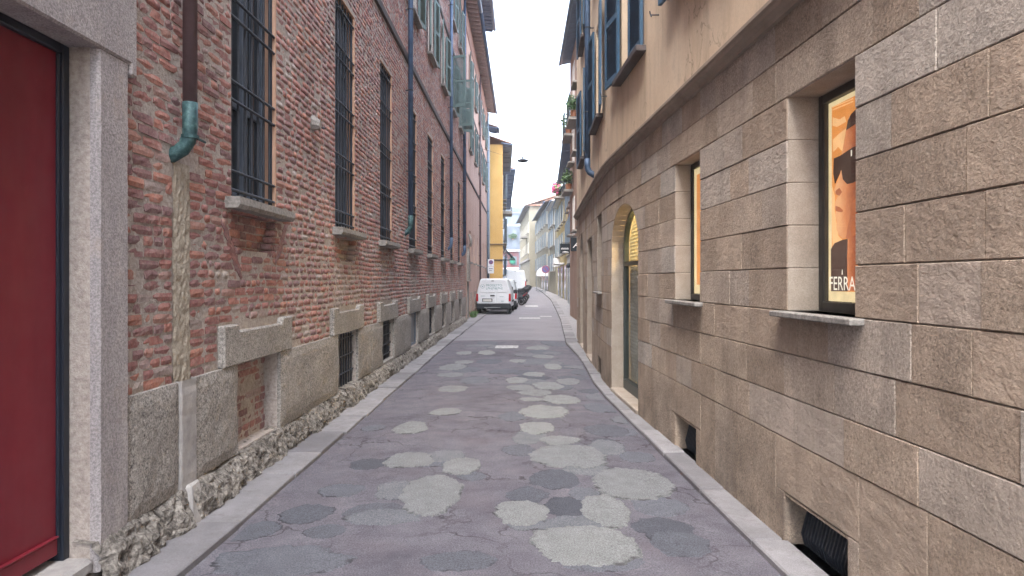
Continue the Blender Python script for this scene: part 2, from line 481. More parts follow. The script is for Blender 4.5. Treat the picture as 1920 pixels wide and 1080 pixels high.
def fixn(me):
    bm = bmesh.new(); bm.from_mesh(me)
    bmesh.ops.recalc_face_normals(bm, faces=bm.faces); bm.to_mesh(me); bm.free()

class Thing:
    def __init__(self, name, label, cat, loc=(0, 0, 0), group=None):
        self.e = bpy.data.objects.new(name, None)
        COL.objects.link(self.e)
        self.e.location = loc
        self.loc = loc
        self.e.empty_display_size = .2
        self.e['label'] = label; self.e['category'] = cat
        if group: self.e['group'] = group
    def part(self, name, mb, mat, parent=None, smooth=False, bevel=0, color=None, normals=True):
        me = mb.mesh(name, mat, self.loc, smooth)
        if normals: fixn(me)
        o = bpy.data.objects.new(name, me)
        COL.objects.link(o)
        o.parent = parent or self.e
        if bevel:
            md = o.modifiers.new('bevel', 'BEVEL'); md.width = bevel; md.segments = 1; md.limit_method = 'ANGLE'
        if color is not None: o.color = (color, color, color, 1)
        return o

def solo(name, mb, mat, label=None, cat=None, kind=None, loc=(0, 0, 0), group=None, smooth=False, bevel=0, parent=None, color=None):
    me = mb.mesh(name, mat, loc, smooth); fixn(me)
    o = bpy.data.objects.new(name, me); COL.objects.link(o); 
    if parent: o.parent = parent
    o.location = loc
    if label: o['label'] = label
    if cat: o['category'] = cat
    if kind: o['kind'] = kind
    if group: o['group'] = group
    if bevel:
        md = o.modifiers.new('bevel', 'BEVEL'); md.width = bevel; md.segments = 1; md.limit_method = 'ANGLE'
    if color is not None: o.color = (color, color, color, 1)
    return o

def text_mb(s, size, fn, depth=.002, spacing=1.0):
    cu = bpy.data.curves.new('lettering', 'FONT')
    cu.body = s; cu.size = size; cu.space_character = spacing; cu.extrude = 0
    o = bpy.data.objects.new('lettering', cu); COL.objects.link(o)
    bpy.context.view_layer.update()
    dg = bpy.context.evaluated_depsgraph_get()
    me = bpy.data.meshes.new_from_object(o.evaluated_get(dg))
    xs = [v.co.x for v in me.vertices]
    wd = (max(xs) - min(xs)) if xs else 1
    x0 = min(xs)
    mb = MB(); mb.add([fn(v.co.x - x0, v.co.y, wd) for v in me.vertices], [tuple(p.vertices) for p in me.polygons])
    bpy.data.objects.remove(o); bpy.data.curves.remove(cu); bpy.data.meshes.remove(me)
    return mb

def ring(fn, cx, cz, r, n=16, r2=None):
    r2 = r2 or r
    return [fn(cx + r * math.cos(2 * math.pi * k / n), cz + r2 * math.sin(2 * math.pi * k / n)) for k in range(n)]

def ground_z(y):
    return 0.0 if y < 40 else .012 * (y - 40)

def pix_ground(px, py):
    Y = F * EYE / (py - VY)
    return (px - VX) / F * Y, Y

def wall_mesh(P, y0, y1, z0, z1, opens, depth, ystep=None, mb=None):
    ys = {y0, y1}; zs = {z0, z1}
    for a, b, c, d in opens:
        ys |= {a, b}; zs |= {c, d}
    if ystep:
        k = y0
        while k < y1:
            ys.add(k); k += ystep
    ys = sorted(y for y in ys if y0 <= y <= y1); zs = sorted(z for z in zs if z0 <= z <= z1)
    mb = mb or MB()
    hole = lambda i, j: any(a - 1e-6 <= ys[i] and ys[i + 1] <= b + 1e-6 and c - 1e-6 <= zs[j] and zs[j + 1] <= d + 1e-6 for a, b, c, d in opens)
    ny, nz = len(ys) - 1, len(zs) - 1
    H = [[hole(i, j) for j in range(nz)] for i in range(ny)]
    q = lambda *p: mb.add(p, [(0, 1, 2, 3)])
    for i in range(ny):
        for j in range(nz):
            ya, yb, za, zb = ys[i], ys[i + 1], zs[j], zs[j + 1]
            if not H[i][j]:
                q(P(ya, 0, za), P(yb, 0, za), P(yb, 0, zb), P(ya, 0, zb))
            else:
                if i == 0 or not H[i - 1][j]: q(P(ya, 0, za), P(ya, 0, zb), P(ya, -depth, zb), P(ya, -depth, za))
                if i == ny - 1 or not H[i + 1][j]: q(P(yb, 0, za), P(yb, 0, zb), P(yb, -depth, zb), P(yb, -depth, za))
                if j == 0 or not H[i][j - 1]: q(P(ya, 0, za), P(yb, 0, za), P(yb, -depth, za), P(ya, -depth, za))
                if j == nz - 1 or not H[i][j + 1]: q(P(ya, 0, zb), P(yb, 0, zb), P(yb, -depth, zb), P(ya, -depth, zb))
    return mb

# ================================================================== GROUND
mb = MB(); mb.box(-400, 400, -60, 900, -1.2, -.9)
solo('ground', mb, 'dirt', kind='structure')
def XR(y):      # face of the stone building on the right, gently bent
    a, b = 9.5, 11.5
    x = 1.891 - .056 * min(y, a)
    if y > a:
        u = min(y, b) - a
        x += -.056 * u + .5 * (.081 / (b - a)) * u * u
    if y > b:
        x += .025 * (y - b)
    return x
def kerb_in(y):   # street edge of the right kerb
    if y < 18: return XR(y) - (.20 - .04 * min(1, max(0, (y - 4) / 5)) + .17 * max(0, (y - 14.5) / 3.5))
    pts = [(18, 1.155), (29, 1.62), (40, 1.95), (52, 2.22), (70, 2.2), (86, 2.0), (110, 1.2), (135, .3), (160, -.8)]
    for (a, xa), (b, xb) in zip(pts, pts[1:]):
        if a <= y <= b: return xa + (xb - xa) * (y - a) / (b - a)
    return pts[-1][1]
def road_strip(y0, y1, dy, xl, xr, z):
    mb = MB(); y = y0; rows = []
    while y < y1 + 1e-6:
        l, r_ = xl(y), xr(y)
        rows.append([(l + (r_ - l) * k / 24, y, z(y, k / 24)) for k in range(25)])
        y += dy
    return mb.loft(rows, cap=False, closed=False)
camber = lambda y, u: ground_z(y) + .03 * (1 - (2 * u - 1) ** 2) - .0
mb = road_strip(-8, 19.2, .68, lambda y: -2.4, lambda y: XR(y) + .1, camber)
road = solo('road', mb, 'asphalt', kind='structure')
mb = road_strip(19.2, 160, 1.1, lambda y: -2.4 - .02 * max(0, y - 50), lambda y: kerb_in(y) + .35, lambda y, u: camber(y, u) - .004)
road2 = solo('road', mb, 'asphalt2', kind='structure')
def road_h(x, y):
    u = (x + 2.4) / (XR(y) + 2.5) if y < 19.2 else (x + 2.4) / (kerb_in(y) + 2.75)
    return camber(y, u)

# asphalt patches: centre x, y, width, height in photo pixels, tone
PATCH = [(770, 807, 66, 25, .85), (836, 777, 60, 15, .85), (849, 733, 58, 13, .7), (768, 869, 94, 31, .8), (865, 882, 74, 35, .85),
 (806, 938, 122, 82, .85), (978, 972, 106, 52, .85), (1098, 1034, 206, 84, .9), (1188, 914, 170, 62, .75), (1138, 966, 92, 66, .8),
 (1021, 777, 96, 27, .95), (1006, 808, 72, 25, .95), (1050, 831, 80, 18, .85), (967, 717, 44, 13, .85), (1028, 727, 58, 16, .9),
 (1066, 718, 46, 13, .85), (1001, 705, 44, 9, .9), (1037, 690, 34, 12, .85), (971, 680, 33, 7, .9), (1053, 753, 76, 19, .95),
 (1018, 671, 44, 7, .8), (1007, 655, 44, 7, .85), (913, 664, 32, 9, .9), (975, 731, 54, 11, .7), (1003, 740, 64, 13, .65),
 (997, 753, 50, 8, .8), (870, 682, 36, 8, .8), (850, 691, 54, 13, .65), (844, 706, 56, 9, .75), (870, 664, 32, 7, .75),
 (1070, 862, 150, 48, .8), (1100, 885, 90, 24, .55), (985, 829, 52, 22, .7), (986, 990, 76, 30, .55),
 (690, 875, 70, 23, .1), (572, 970, 104, 40, .18), (700, 970, 120, 42, .3), (608, 1003, 84, 28, .15), (520, 1062, 260, 66, .42),
 (1060, 958, 90, 42, .12), (1244, 998, 122, 48, .1), (988, 936, 84, 32, .2), (972, 850, 66, 22, .25), (1135, 832, 54, 15, .2),
 (1085, 990, 60, 30, .5), (885, 900, 60, 18, .15), (960, 786, 48, 20, .3), (700, 806, 46, 12, .3), (1170, 812, 50, 15, .3),
 (1175, 790, 60, 14, .6), (1140, 770, 50, 12, .3), (1040, 905, 100, 40, .2), (940, 654, 60, 7, .6), (1035, 664, 40, 6, .5),
 (900, 650, 60, 5, .6), (1130, 1062, 160, 40, .3), (860, 1062, 150, 40, .3), (1240, 955, 110, 40, .35), (640, 925, 90, 26, .28), (745, 935, 70, 22, .2),
 (1195, 860, 70, 22, .25), (1090, 700, 40, 10, .35), (945, 700, 60, 10, .3), (480, 1000, 90, 40, .25)]
sr = random.Random(3)
for _ in range(34):
    py = 640 + 420 * sr.random() ** 1.6
    k_ = (py - 526) / 554
    PATCH.append((VX + k_ * sr.choice([-330, -250, 60, 130, 200, 300, 380]) + sr.uniform(-40, 40) * k_, py, (60 + 130 * sr.random()) * k_ + 14, (26 + 40 * sr.random()) * k_ ** 1.6 + 3, sr.choice([.15, .25, .3, .4, .5])))
PATCH.sort(key=lambda p: p[4])
for i, (px, py, pw, ph, tone) in enumerate(PATCH):
    x, y = pix_ground(px, py)
    rx = pw / 2 * y / F
    ya, yb = pix_ground(px, py + ph / 2)[1], pix_ground(px, py - ph / 2)[1]
    y = (ya + yb) / 2; ry = (yb - ya) / 2
    n = 110; ph0 = sr.random() * 40
    lift = .002 + .00008 * i
    rings = []
    for rr, dz, rim in ((1.0, -.005, 1.0), (.96, 0, 1.0), (.88, 0, .35), (.55, 0, 0.0)):
        rg = []
        for k in range(n):
            a = 2 * math.pi * k / n
            q = 1 + .20 * mnoise.noise((math.cos(a) * 1.1 + ph0, math.sin(a) * 1.1, i)) + .13 * mnoise.noise((math.cos(a) * 3 + ph0, math.sin(a) * 3, i)) + .09 * mnoise.noise((math.cos(a) * 8, math.sin(a) * 8 + ph0, i)) + .06 * mnoise.noise((math.cos(a) * 22, math.sin(a) * 22 + ph0, i))
            xx, yy = x + rx * q * rr * math.cos(a) * .97, y + ry * q * rr * math.sin(a) * .97
            xx = max(-1.86, min(kerb_in(yy) - .03, xx))
            rg.append((xx, yy, road_h(xx, yy) + lift + dz))
        rings.append(rg)
    mb = MB(); mb.loft(rings, cap=False); o0 = len(mb.v)
    mb.add([(x, y, road_h(x, y) + lift)], []); c0 = len(mb.v) - 1
    mb.f += [(c0 - n + k, c0 - n + (k + 1) % n, c0) for k in range(n)]
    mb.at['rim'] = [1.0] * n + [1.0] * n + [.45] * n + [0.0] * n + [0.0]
    tone = min(1, max(0, tone + sr.uniform(-.14, .08)))
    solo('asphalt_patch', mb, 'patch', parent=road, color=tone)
mb = MB()
xa, ya = pix_ground(928, 656); xb, yb = pix_ground(972, 651)
mb.add([(xa, ya, road_h(xa, ya) + .014), (xb, ya, road_h(xb, ya) + .014), (xb, yb, road_h(xb, yb) + .014), (xa, yb, road_h(xa, yb) + .014)], [(0, 1, 2, 3)])
solo('paint_mark', mb, 'roadpaint', parent=road)
for (pa, pb, pc, pd) in ((973, 599, 1012, 596.5), (985, 577, 1008, 575), (1012, 595, 1034, 593.5)):
    xa, ya = pix_ground(pa, pb); xb, yb = pix_ground(pc, pd)
    mb = MB(); mb.add([(xa, ya, camber(ya, .6) + .004), (xb, ya, camber(ya, .7) + .004), (xb, yb, camber(yb, .7) + .004), (xa, yb, camber(yb, .6) + .004)], [(0, 1, 2, 3)])
    solo('paint_mark', mb, 'roadpaint', parent=road2)

# left flagstones, right kerbstones, wide right pavement
mb = road_strip(-8, 60, 2, lambda y: -2.42, lambda y: -1.93, lambda y, u: ground_z(y) + .012)
pave_l = solo('pavement', mb, 'dirt', kind='structure')
y = -4.0
fr = random.Random(5)
while y < 46:
    L = fr.uniform(.7, 1.25)
    xo = -1.90 + fr.uniform(-.012, .012) + (.15 * min(1, max(0, (y - 18) / 14)))
    mb = MB(); z = .052 + fr.uniform(-.008, .008) + ground_z(y)
    t0, t1 = fr.uniform(-.012, .012), fr.uniform(-.012, .012)
    c = .008
    mb.add([(-2.44, y + .010, -.05), (xo, y + .010 + t0, -.05), (xo + t1, y + L - .010, -.05), (-2.44, y + L - .010, -.05),
            (-2.44, y + .010, z - c), (xo, y + .010 + t0, z - c), (xo + t1, y + L - .010, z - c), (-2.44, y + L - .010, z - c),
            (-2.44, y + .010 + c, z), (xo - c, y + .010 + t0 + c, z), (xo + t1 - c, y + L - .010 - c, z), (-2.44, y + L - .010 - c, z)],
           [(0, 1, 5, 4), (1, 2, 6, 5), (2, 3, 7, 6), (4, 5, 9, 8), (5, 6, 10, 9), (6, 7, 11, 10), (8, 9, 10, 11)])
    solo('flagstone', mb, 'flag', parent=pave_l)
    y += L
mb = road_strip(-8, 150, 1, lambda y: kerb_in(y) + .02, lambda y: XR(y) + .05 if y < 18 else kerb_in(y) + .3, lambda y, u: ground_z(y) + .02)
pave_r = solo('pavement', mb, 'dirt', kind='structure')
y = -3.0
while y < 100:
    L = fr.uniform(.85, 1.3) * (1 if y < 40 else 2)
    xi0, xi1 = kerb_in(y + .010), kerb_in(y + L - .010)
    wd = lambda yy: (XR(yy) + .02 - kerb_in(yy)) if yy < 17 else .3
    e0, e1 = xi0 + wd(y), xi1 + wd(y + L)
    z = .055 + fr.uniform(-.008, .008) + (.05 * min(1, max(0, (y - 15) / 6)))
    za, zb = z + ground_z(y), z + ground_z(y + L); c = .01
    mb = MB()
    mb.add([(xi0, y + .010, -.05), (e0, y + .010, -.05), (e1, y + L - .010, -.05), (xi1, y + L - .010, -.05),
            (xi0, y + .010, za - c), (e0, y + .010, za - c), (e1, y + L - .010, zb - c), (xi1, y + L - .010, zb - c),
            (xi0 + c, y + .010 + c, za), (e0, y + .010 + c, za), (e1, y + L - .010 - c, zb), (xi1 + c, y + L - .010 - c, zb)],
           [(0, 1, 5, 4), (2, 3, 7, 6), (3, 0, 4, 7), (4, 5, 9, 8), (6, 7, 11, 10), (7, 4, 8, 11), (8, 9, 10, 11)])
    solo('kerbstone', mb, 'flag', parent=pave_r)
    y += L
mb = road_strip(18.2, 150, 1.5, lambda y: kerb_in(y) + .29, lambda y: kerb_in(y) + 3.5, lambda y, u: ground_z(y) + .098)
pave_w = solo('pavement', mb, 'flag', kind='structure')

# ================================================================== LEFT: OLD BRICK BUILDING
XL = -2.30
PL = lambda y, o, z: (XL + o, y, z)
BB = Thing('brick_building', 'long old red brick building with tall barred windows above a granite plinth', 'building', (XL, 4, 0))
Y0, Y1, ZT = -6.0, 28.5, 12.7
WY = [5.5, 8.57, 11.3, 14.2, 17.0, 19.8, 22.4, 25.1]
WW = 1.0; WZ0, WZ1 = 2.33, 5.30
wins = [(y, y + WW, WZ0, WZ1) for y in WY]
basem = [(y + .05, y + WW + (.03 if i == 0 else .06), (.12 if i == 1 else .30), 1.0) for i, y in enumerate(WY)]
W2 = [11.4, 14.25, 17.05, 19.85, 22.6, 25.3]
wins2 = [(y, y + .95, 7.3, 9.0) for y in W2]
wins3 = [(y, y + .95, 10.2, 11.9) for y in W2[2:]]
door = (1.3, 3.70, .2, 2.93)
flare = [(5.5, 6.5, 1.93, 2.25), (8.57, 9.57, 1.93, 2.25)]
opens = wins + basem + wins2 + wins3 + [door]
wall = BB.part('wall', wall_mesh(lambda y, o, z: PL(y, o - .0045, z), Y0, Y1, -.1, ZT, opens + flare, .35), 'mortar', normals=False)
mb = MB(); mb.box(-11, XL - .34, Y0, Y1, -.1, ZT); BB.part('inner_body', mb, 'mesh_dark')
for a, b, c, d in flare:
    mb = MB(); mb.pbox(PL, a - .05, b + .05, -.2, -.085, c - .05, d + .05); BB.part('recess_back', mb, 'mortar')

# ---- bricks
NU, NV = 4, 3
def brick_template():
    u = np.linspace(0, 1, NU); v = np.linspace(0, 1, NV)
    return u, v
FQ = [(j * NU + i, j * NU + i + 1, (j + 1) * NU + i + 1, (j + 1) * NU + i) for j in range(NV - 1) for i in range(NU - 1)]
BORD = [0, 1, 2, 3, 7, 11, 10, 9, 8, 4]
SQ = [(BORD[k], 12 + k, 12 + (k + 1) % 10, BORD[(k + 1) % 10]) for k in range(10)]
QUADS = np.array([list(q) for q in FQ + SQ])
def brick_verts(n, r):
    """n unit bricks: along, out, up; front face rough, corners knocked off"""
    u, v = np.meshgrid(np.linspace(0, 1, NU), np.linspace(0, 1, NV))
    u = u.ravel(); v = v.ravel()
    V = np.zeros((n, 22, 3))
    ju = r.normal(0, .012, (n, 12)); jv = r.normal(0, .026, (n, 12)); jo = r.normal(0, .0025, (n, 12))
    V[:, :12, 0] = u + ju; V[:, :12, 2] = v + jv
    brd = np.zeros(12); brd[[0, 1, 2, 3, 4, 7, 8, 9, 10, 11]] = 1; cor = np.zeros(12); cor[[0, 3, 8, 11]] = 1
    V[:, :12, 1] = jo * .7 - brd * .0035 - cor * np.abs(r.normal(.003, .004, (n, 12)))
    V[:, :12, 0] -= cor * np.sign(u - .5) * np.abs(r.normal(.012, .014, (n, 12)))
    V[:, 12:, 0] = V[:, BORD, 0]; V[:, 12:, 2] = V[:, BORD, 2]
    V[:, 12:, 1] = -.09
    return V
br = random.Random(11)
PITCH = .068
strip = (4.57, 4.80)
bricks = []   # y0, len, z0, h, out, tint
z = 1.012; course = 0
def in_trap(y, z):
    for a, b, c, d in flare:
        if c < z < d:
            k = (d - z) / (d - c) * .22
            if a + k < y < b - k: return True
    return False
lint = [(a - .31, b + .31, 1.0, 1.345) for a, b, _, _ in basem]
while z < 12.3:
    zc = z + PITCH / 2
    if 6.02 < zc < 6.22 or 9.25 < zc < 9.38:
        z += PITCH; continue
    blocks = [(a, b) for a, b, c, d in wins + basem + wins2 + wins3 if c - .03 < zc < d + .03]
    blocks += [(a, b) for a, b, c, d in lint if zc < d]
    if zc < 2.5: blocks.append(strip)
    if zc < 3.75: blocks.append((Y0, 3.985))
    for a, b, c, d in flare:
        if c < zc < d:
            k = (d - zc) / (d - c) * .22
            blocks += [(a + k, a + k + .001), (b - k, b - k + .001)]
    blocks = sorted(blocks)
    segs = []; cur = Y0 if zc > 3.75 else 3.985
    for a, b in blocks:
        if a > cur: segs.append((cur, a))
        cur = max(cur, b)
    if cur < Y1: segs.append((cur, Y1))
    for a, b in segs:
        y = a
        ph = br.random()
        while y < b - .02:
            L = br.choice([.245, .24, .235, .12, .115, .18]) * br.uniform(.92, 1.06)
            if b - (y + L) < .06: L = b - y
            L = min(L, b - y)
            g = br.uniform(.009, .016)
            yc = y + L / 2
            out = br.uniform(-.002, .0035)
            if in_trap(yc, zc): out -= .075
            t = br.random()
            tint = t * .78
            if br.random() < .05: tint = br.uniform(.78, .95)
            near_w = any(p[0] - .05 < yc < p[1] + .05 for p in wins[1:]) and zc < 2.3
            if near_w and br.random() < .65: tint = br.uniform(.76, .95)
            if zc < 1.75 and br.random() < .12: tint = br.uniform(.76, .98)
            sag = .006 * math.sin(y * 1.7 + z * 3) + .004 * math.sin(y * 5.1 + z)
            if br.random() > .012:
                bricks.append((y + g / 2, L - g, z + sag + br.uniform(-.003, .003), PITCH - br.uniform(.009, .017), out, tint))
            y += L
    z += PITCH; course += 1
B = np.array(bricks)
# the 300 that show largest: nearest ones inside the frame
vis = (B[:, 2] < EYE + 526 / F * B[:, 0] - .03) & (B[:, 0] > 3.9)
size = np.where(vis, B[:, 1] * B[:, 3] / B[:, 0] ** 3, 0)
order = np.argsort(-size)
near, far = order[:300], order[300:]
vv = brick_verts(14, rng)
variants = []
for k in range(14):
    me = bpy.data.meshes.new('brick')
    me.from_pydata([tuple(p) for p in vv[k]], [], [tuple(q) for q in QUADS.tolist()])
    # orient: along = y, out = x
    for vtx in me.vertices:
        a, o, u = vtx.co
        vtx.co = (o, a, u)
    me.materials.append(M['brick']); fixn(me)
    variants.append(me)
for j, i in enumerate(near):
    y, L, z, h, out, tint = B[i]
    o = bpy.data.objects.new('brick', variants[j % 14]); COL.objects.link(o)
    o.parent = wall
    o.location = (out + br.uniform(-.002, .004), y - 4, z)
    o.scale = (1, L, h)
    o.rotation_euler = (br.gauss(0, .012), 0, br.gauss(0, .012))
    o.color = (tint, tint, tint, 1)
n = len(far)
V = brick_verts(n, rng)
b = B[far]
W = np.zeros((n, 22, 3))
W[:, :, 1] = b[:, None, 0] + V[:, :, 0] * b[:, None, 1] - 4
W[:, :, 2] = b[:, None, 2] + V[:, :, 2] * b[:, None, 3]
W[:, :, 0] = V[:, :, 1] + b[:, None, 4]
me = bpy.data.meshes.new('brickwork')
faces = (QUADS[None] + (np.arange(n) * 22)[:, None, None]).reshape(-1, 4)
me.vertices.add(n * 22); me.vertices.foreach_set('co', W.ravel())
me.loops.add(len(faces) * 4); me.loops.foreach_set('vertex_index', faces[:, ::-1].ravel().astype(np.int32))
me.polygons.add(len(faces)); me.polygons.foreach_set('loop_start', np.arange(0, len(faces) * 4, 4, dtype=np.int32))
try: me.polygons.foreach_set('loop_total', np.full(len(faces), 4, dtype=np.int32))
except Exception: pass
me.update(calc_edges=True); me.validate()
a = me.attributes.new('tint', 'FLOAT', 'POINT'); a.data.foreach_set('value', np.repeat(b[:, 5], 22))
me.materials.append(M['brick'])
bw = bpy.data.objects.new('brickwork', me); COL.objects.link(bw); bw.parent = wall
bw['kind'] = 'stuff'; bw.color = (0, 0, 0, 1)

# filled channel under the drainpipe, rough pale mortar
mb = MB(); rows = []
for j in range(40):
    zz = 1.0 + 1.47 * j / 39
    rows.append([(XL + (.002 if k in (0, 8) else .006) + .012 * mnoise.noise((k * .9, j * .55, 3.1)), 4.568 + .236 * k / 8 + .008 * mnoise.noise((k, j, 7)), zz) for k in range(9)])
mb.loft(rows, cap=False, closed=False)
BB.part('mortar_channel', mb, 'pale_fill')
# splayed bricks beside the recess under the nearest sill
for s, yb in ((1, 5.40), (-1, 6.60)):
    for k in range(5):
        o = bpy.data.objects.new('brick', variants[(k * 3 + 2) % 14]); COL.objects.link(o); o.parent = wall
        o.location = (.004, yb - 4 + s * (.03 + .055 * k) - s * .13, 2.12 - .075 * k)
        o.scale = (1, .22, .052); o.rotation_euler = (-s * R(38), 0, 0)
        tt = .08 + .08 * (k % 4); o.color = (tt, tt, tt, 1)

# ---- granite plinth slabs and rough stones at the foot
gaps = sorted([(a, b) for a, b, _, _ in basem])
edges = []; cur = 3.99
for a, b in gaps:
    edges.append((cur, a)); cur = b
edges.append((cur, Y1))
pr = random.Random(21)
for a, b in edges:
    segs = [(a, b)]
    if a < 4.1: segs = [(a, 4.585), (4.835, b)]
    elif b - a > 1.5: m_ = a + (b - a) * pr.uniform(.45, .62); segs = [(a, m_), (m_, b)] if a > 9 else [(a, b)]
    for p, q in segs:
        mb = MB(); rows = []
        ny, nz = max(4, int((q - p) / .08)), 9
        zb = .29 + pr.uniform(-.02, .02)
        for j in range(nz + 1):
            z_ = zb + (1.005 - zb) * j / nz
            row = []
            for k in range(ny + 1):
                e = min(k, ny - k, j, nz - j)
                yy = p + .004 + (q - p - .008) * k / ny
                o_ = .045 + .010 * mnoise.noise((yy * 3, z_ * 3, 1.7)) + .006 * mnoise.noise((yy * 12, z_ * 12, 4)) - (.016 if e == 0 else (.003 if e == 1 else 0))
                row.append((XL + o_, yy, z_))
            row = [(XL - .1, row[0][1], z_)] + row + [(XL - .1, row[-1][1], z_)]
            rows.append(row)
        rows.append([(XL - .1, v[1], v[2]) for v in rows[-1]])
        rows.insert(0, [(XL - .1, v[1], v[2]) for v in rows[0]])
        mb.loft(rows, cap=False, closed=False)
        BB.part('plinth_slab', mb, 'granite')
mb = MB(); rows = []
for j in range(16):
    z_ = .27 + .74 * j / 15
    rows.append([(XL + o_ + (.006 * mnoise.noise((.3, j * .9, 2)) if 0 < k < 6 else 0), 4.59 + y_ * .24, z_) for k, (o_, y_) in enumerate([(-.05, 0), (.036, .02), (.045, .08), (.046, .5), (.045, .92), (.036, .98), (-.05, 1)])])
mb.loft(rows, cap=False, closed=False)
BB.part('plinth_strip', mb, 'marble')
y = 3.68; k_ = 0
while y < 27:
    L = pr.uniform(.55, 1.05) if y < 16 else pr.uniform(1.0, 1.8)
    if y < 4.5 < y + L: L = 4.62 - y
    ny = int(L / .02) if y < 11 else int(L / .05)
    nz = 18 if y < 11 else 10
    bulge = pr.uniform(.05, .10) if y > 4.9 else .11
    rows = []
    for j in range(nz + 1):
        t_ = j / nz
        row = []
        for k in range(ny + 1):
            yy = y + L * k / ny
            e = min(k, ny - k) / ny
            prof = math.sin(min(1, t_ * 1.15) * math.pi * .5) if False else 1
            o_ = .02 + bulge * (1 - t_ ** 3) * min(1, e * 9 + .35)
            q = Vector((yy * 5, t_ * 2, k_))
            o_ += .045 * mnoise.noise(q) * (1 - t_ * .5) + .03 * mnoise.noise(q * 3.1) + .018 * mnoise.noise(q * 8)
            top = .30 + .03 * mnoise.noise((yy * 2.2, 9, 0)) + (.0 if y > 4 else -.0)
            row.append((XL + o_ - (.10 if t_ > .97 else 0), yy, -.02 + (top + .02) * t_ + .01 * mnoise.noise(q * 4)))
        rows.append(row)
    skip = False
    mb = MB(); mb.loft(rows, cap=False, closed=False)
    cy = y + L / 2
    if not (8.6 < cy < 9.6 and False):
        BB.part('foot_stone', mb, 'rubble', smooth=False)
    y += L + pr.uniform(0, .03); k_ += 1
mb = MB()
mb.loft([[(XL + .09 + .01 * s, 4.62, .02), (XL + .10, 4.80, .0), (XL + .04, 4.84, .16), (XL + .03, 4.82, .30), (XL + .05, 4.66, .30), (XL + .08, 4.62, .14)] if s else
         [(XL - .05, 4.62, .02), (XL - .05, 4.80, .0), (XL - .05, 4.84, .16), (XL - .05, 4.82, .30), (XL - .05, 4.66, .30), (XL - .05, 4.62, .14)] for s in (0, 1)])
o = BB.part('foot_stone', mb, 'marble', bevel=.01)
for v in o.data.vertices:
    v.co.x += .03 if v.co.x > 0 else 0

# ---- lintels over the basement openings (with raised ears)
for i, (a, b, c, d) in enumerate(basem):
    p, q = a - .29, b + .29
    tp = 1.335 + pr.uniform(-.01, .01)
    poly = [(p, 1.008), (q, 1.008), (q, tp), (q - .27, tp), (q - .29, tp - .055), (p + .29, tp - .055), (p + .27, tp), (p, tp)]
    mb = MB(); mb.prism(poly, PL, -.1, .05 + pr.uniform(-.004, .004))
    BB.part('lintel', mb, 'granite', bevel=.012)

# ---- grilles
def hbar_mesh(name, length, r, mat, axis):
    mb = MB()
    if axis == 'z': mb.tube([(0, 0, 0), (0, 0, length)], r, 8)
    else: mb.tube([(0, 0, 0), (0, length, 0)], r, 8)
    me = mb.mesh(name, mat, smooth=False); fixn(me); return me
vb = hbar_mesh('bar', WZ1 - WZ0 - .02, .011, 'iron', 'z')
hb = hbar_mesh('bar', WW + .02, .013, 'iron', 'y')
def bar(me, parent, loc):
    o = bpy.data.objects.new('bar', me); COL.objects.link(o); o.parent = parent
    o.location = (loc[0] - XL, loc[1] - 4, loc[2]); return o
for i, (a, b, c, d) in enumerate(wins):
    # reveal lining, timber frame, panes
    mb = MB()
    mb.pbox(PL, a - .004, a + .005, -.30, -.006, c, d); mb.pbox(PL, b - .018, b + .004, -.30, -.002, c, d); mb.pbox(PL, a + .005, b - .018, -.30, -.004, d - .012, d + .004)
    win = BB.part('window', mb, 'reveal_plaster')
    mb = MB()
    fo, fi = -.105, -.16
    A_, B_ = a + .018, b - .018
    mb.pbox(PL, A_, A_ + .07, fi, fo, c, d - .02); mb.pbox(PL, B_ - .07, B_, fi, fo, c, d - .02)
    mb.pbox(PL, A_ + .07, B_ - .07, fi, fo, c, c + .09); mb.pbox(PL, A_ + .07, B_ - .07, fi, fo, d - .11, d - .02)
    mid = (a + b) / 2
    mb.pbox(PL, mid - .055, mid + .055, fi, fo + .012, c + .09, d - .11)
    for zt in (c + .80, c + 2.1): mb.pbox(PL, A_ + .07, mid - .055, fi, fo - .006, zt, zt + .07); mb.pbox(PL, mid + .055, B_ - .07, fi, fo - .006, zt, zt + .07)
    for yy in (A_ + .25, B_ - .25): mb.pbox(PL, yy - .014, yy + .014, fi, fo - .012, c + .09, c + .80); mb.pbox(PL, yy - .014, yy + .014, fi, fo - .012, c + .87, c + 2.1); mb.pbox(PL, yy - .014, yy + .014, fi, fo - .012, c + 2.17, d - .11)
    BB.part('frame', mb, 'blue_wood', win, bevel=.006 if i < 3 else 0)
    mb = MB(); mb.pbox(PL, A_ + .03, B_ - .03, -.15, -.142, c + .05, d - .06)
    BB.part('pane', mb, 'pane', win)
    p, q = a - .13, b + .16
    mb = MB(); rows = []
    for k in range(13):
        yy = p + (q - p) * k / 12
        nn = .01 * mnoise.noise((yy * 6, 2, i))
        rows.append([PL(yy, -.11, c - .085), PL(yy, .105 + nn, c - .085 + .012 * mnoise.noise((yy * 7, 5, i))), PL(yy, .125 + nn, c - .055), PL(yy, .12 + nn, c + .004), PL(yy, -.11, c + .012)])
    mb.loft(rows); BB.part('sill', mb, 'sill', win)
    g = bpy.data.objects.new('grille', None)
    mb = MB()
    for yy in (a + .012, b - .012): mb.pbox(PL, yy - .009, yy + .009, -.05, -.032, c + .01, d - .01)
    g = BB.part('grille', mb, 'iron')
    nb_ = 7
    for k in range(nb_):
        bar(vb, g, (XL - .038, a + .075 + (WW - .15) * k / (nb_ - 1), c + .012))
    for zc in (2.41, 2.56, 3.13, 3.28, 3.80, 3.95, 4.50, 4.65, 5.15):
        bar(hb, g, (XL - .016, a + .0, zc))
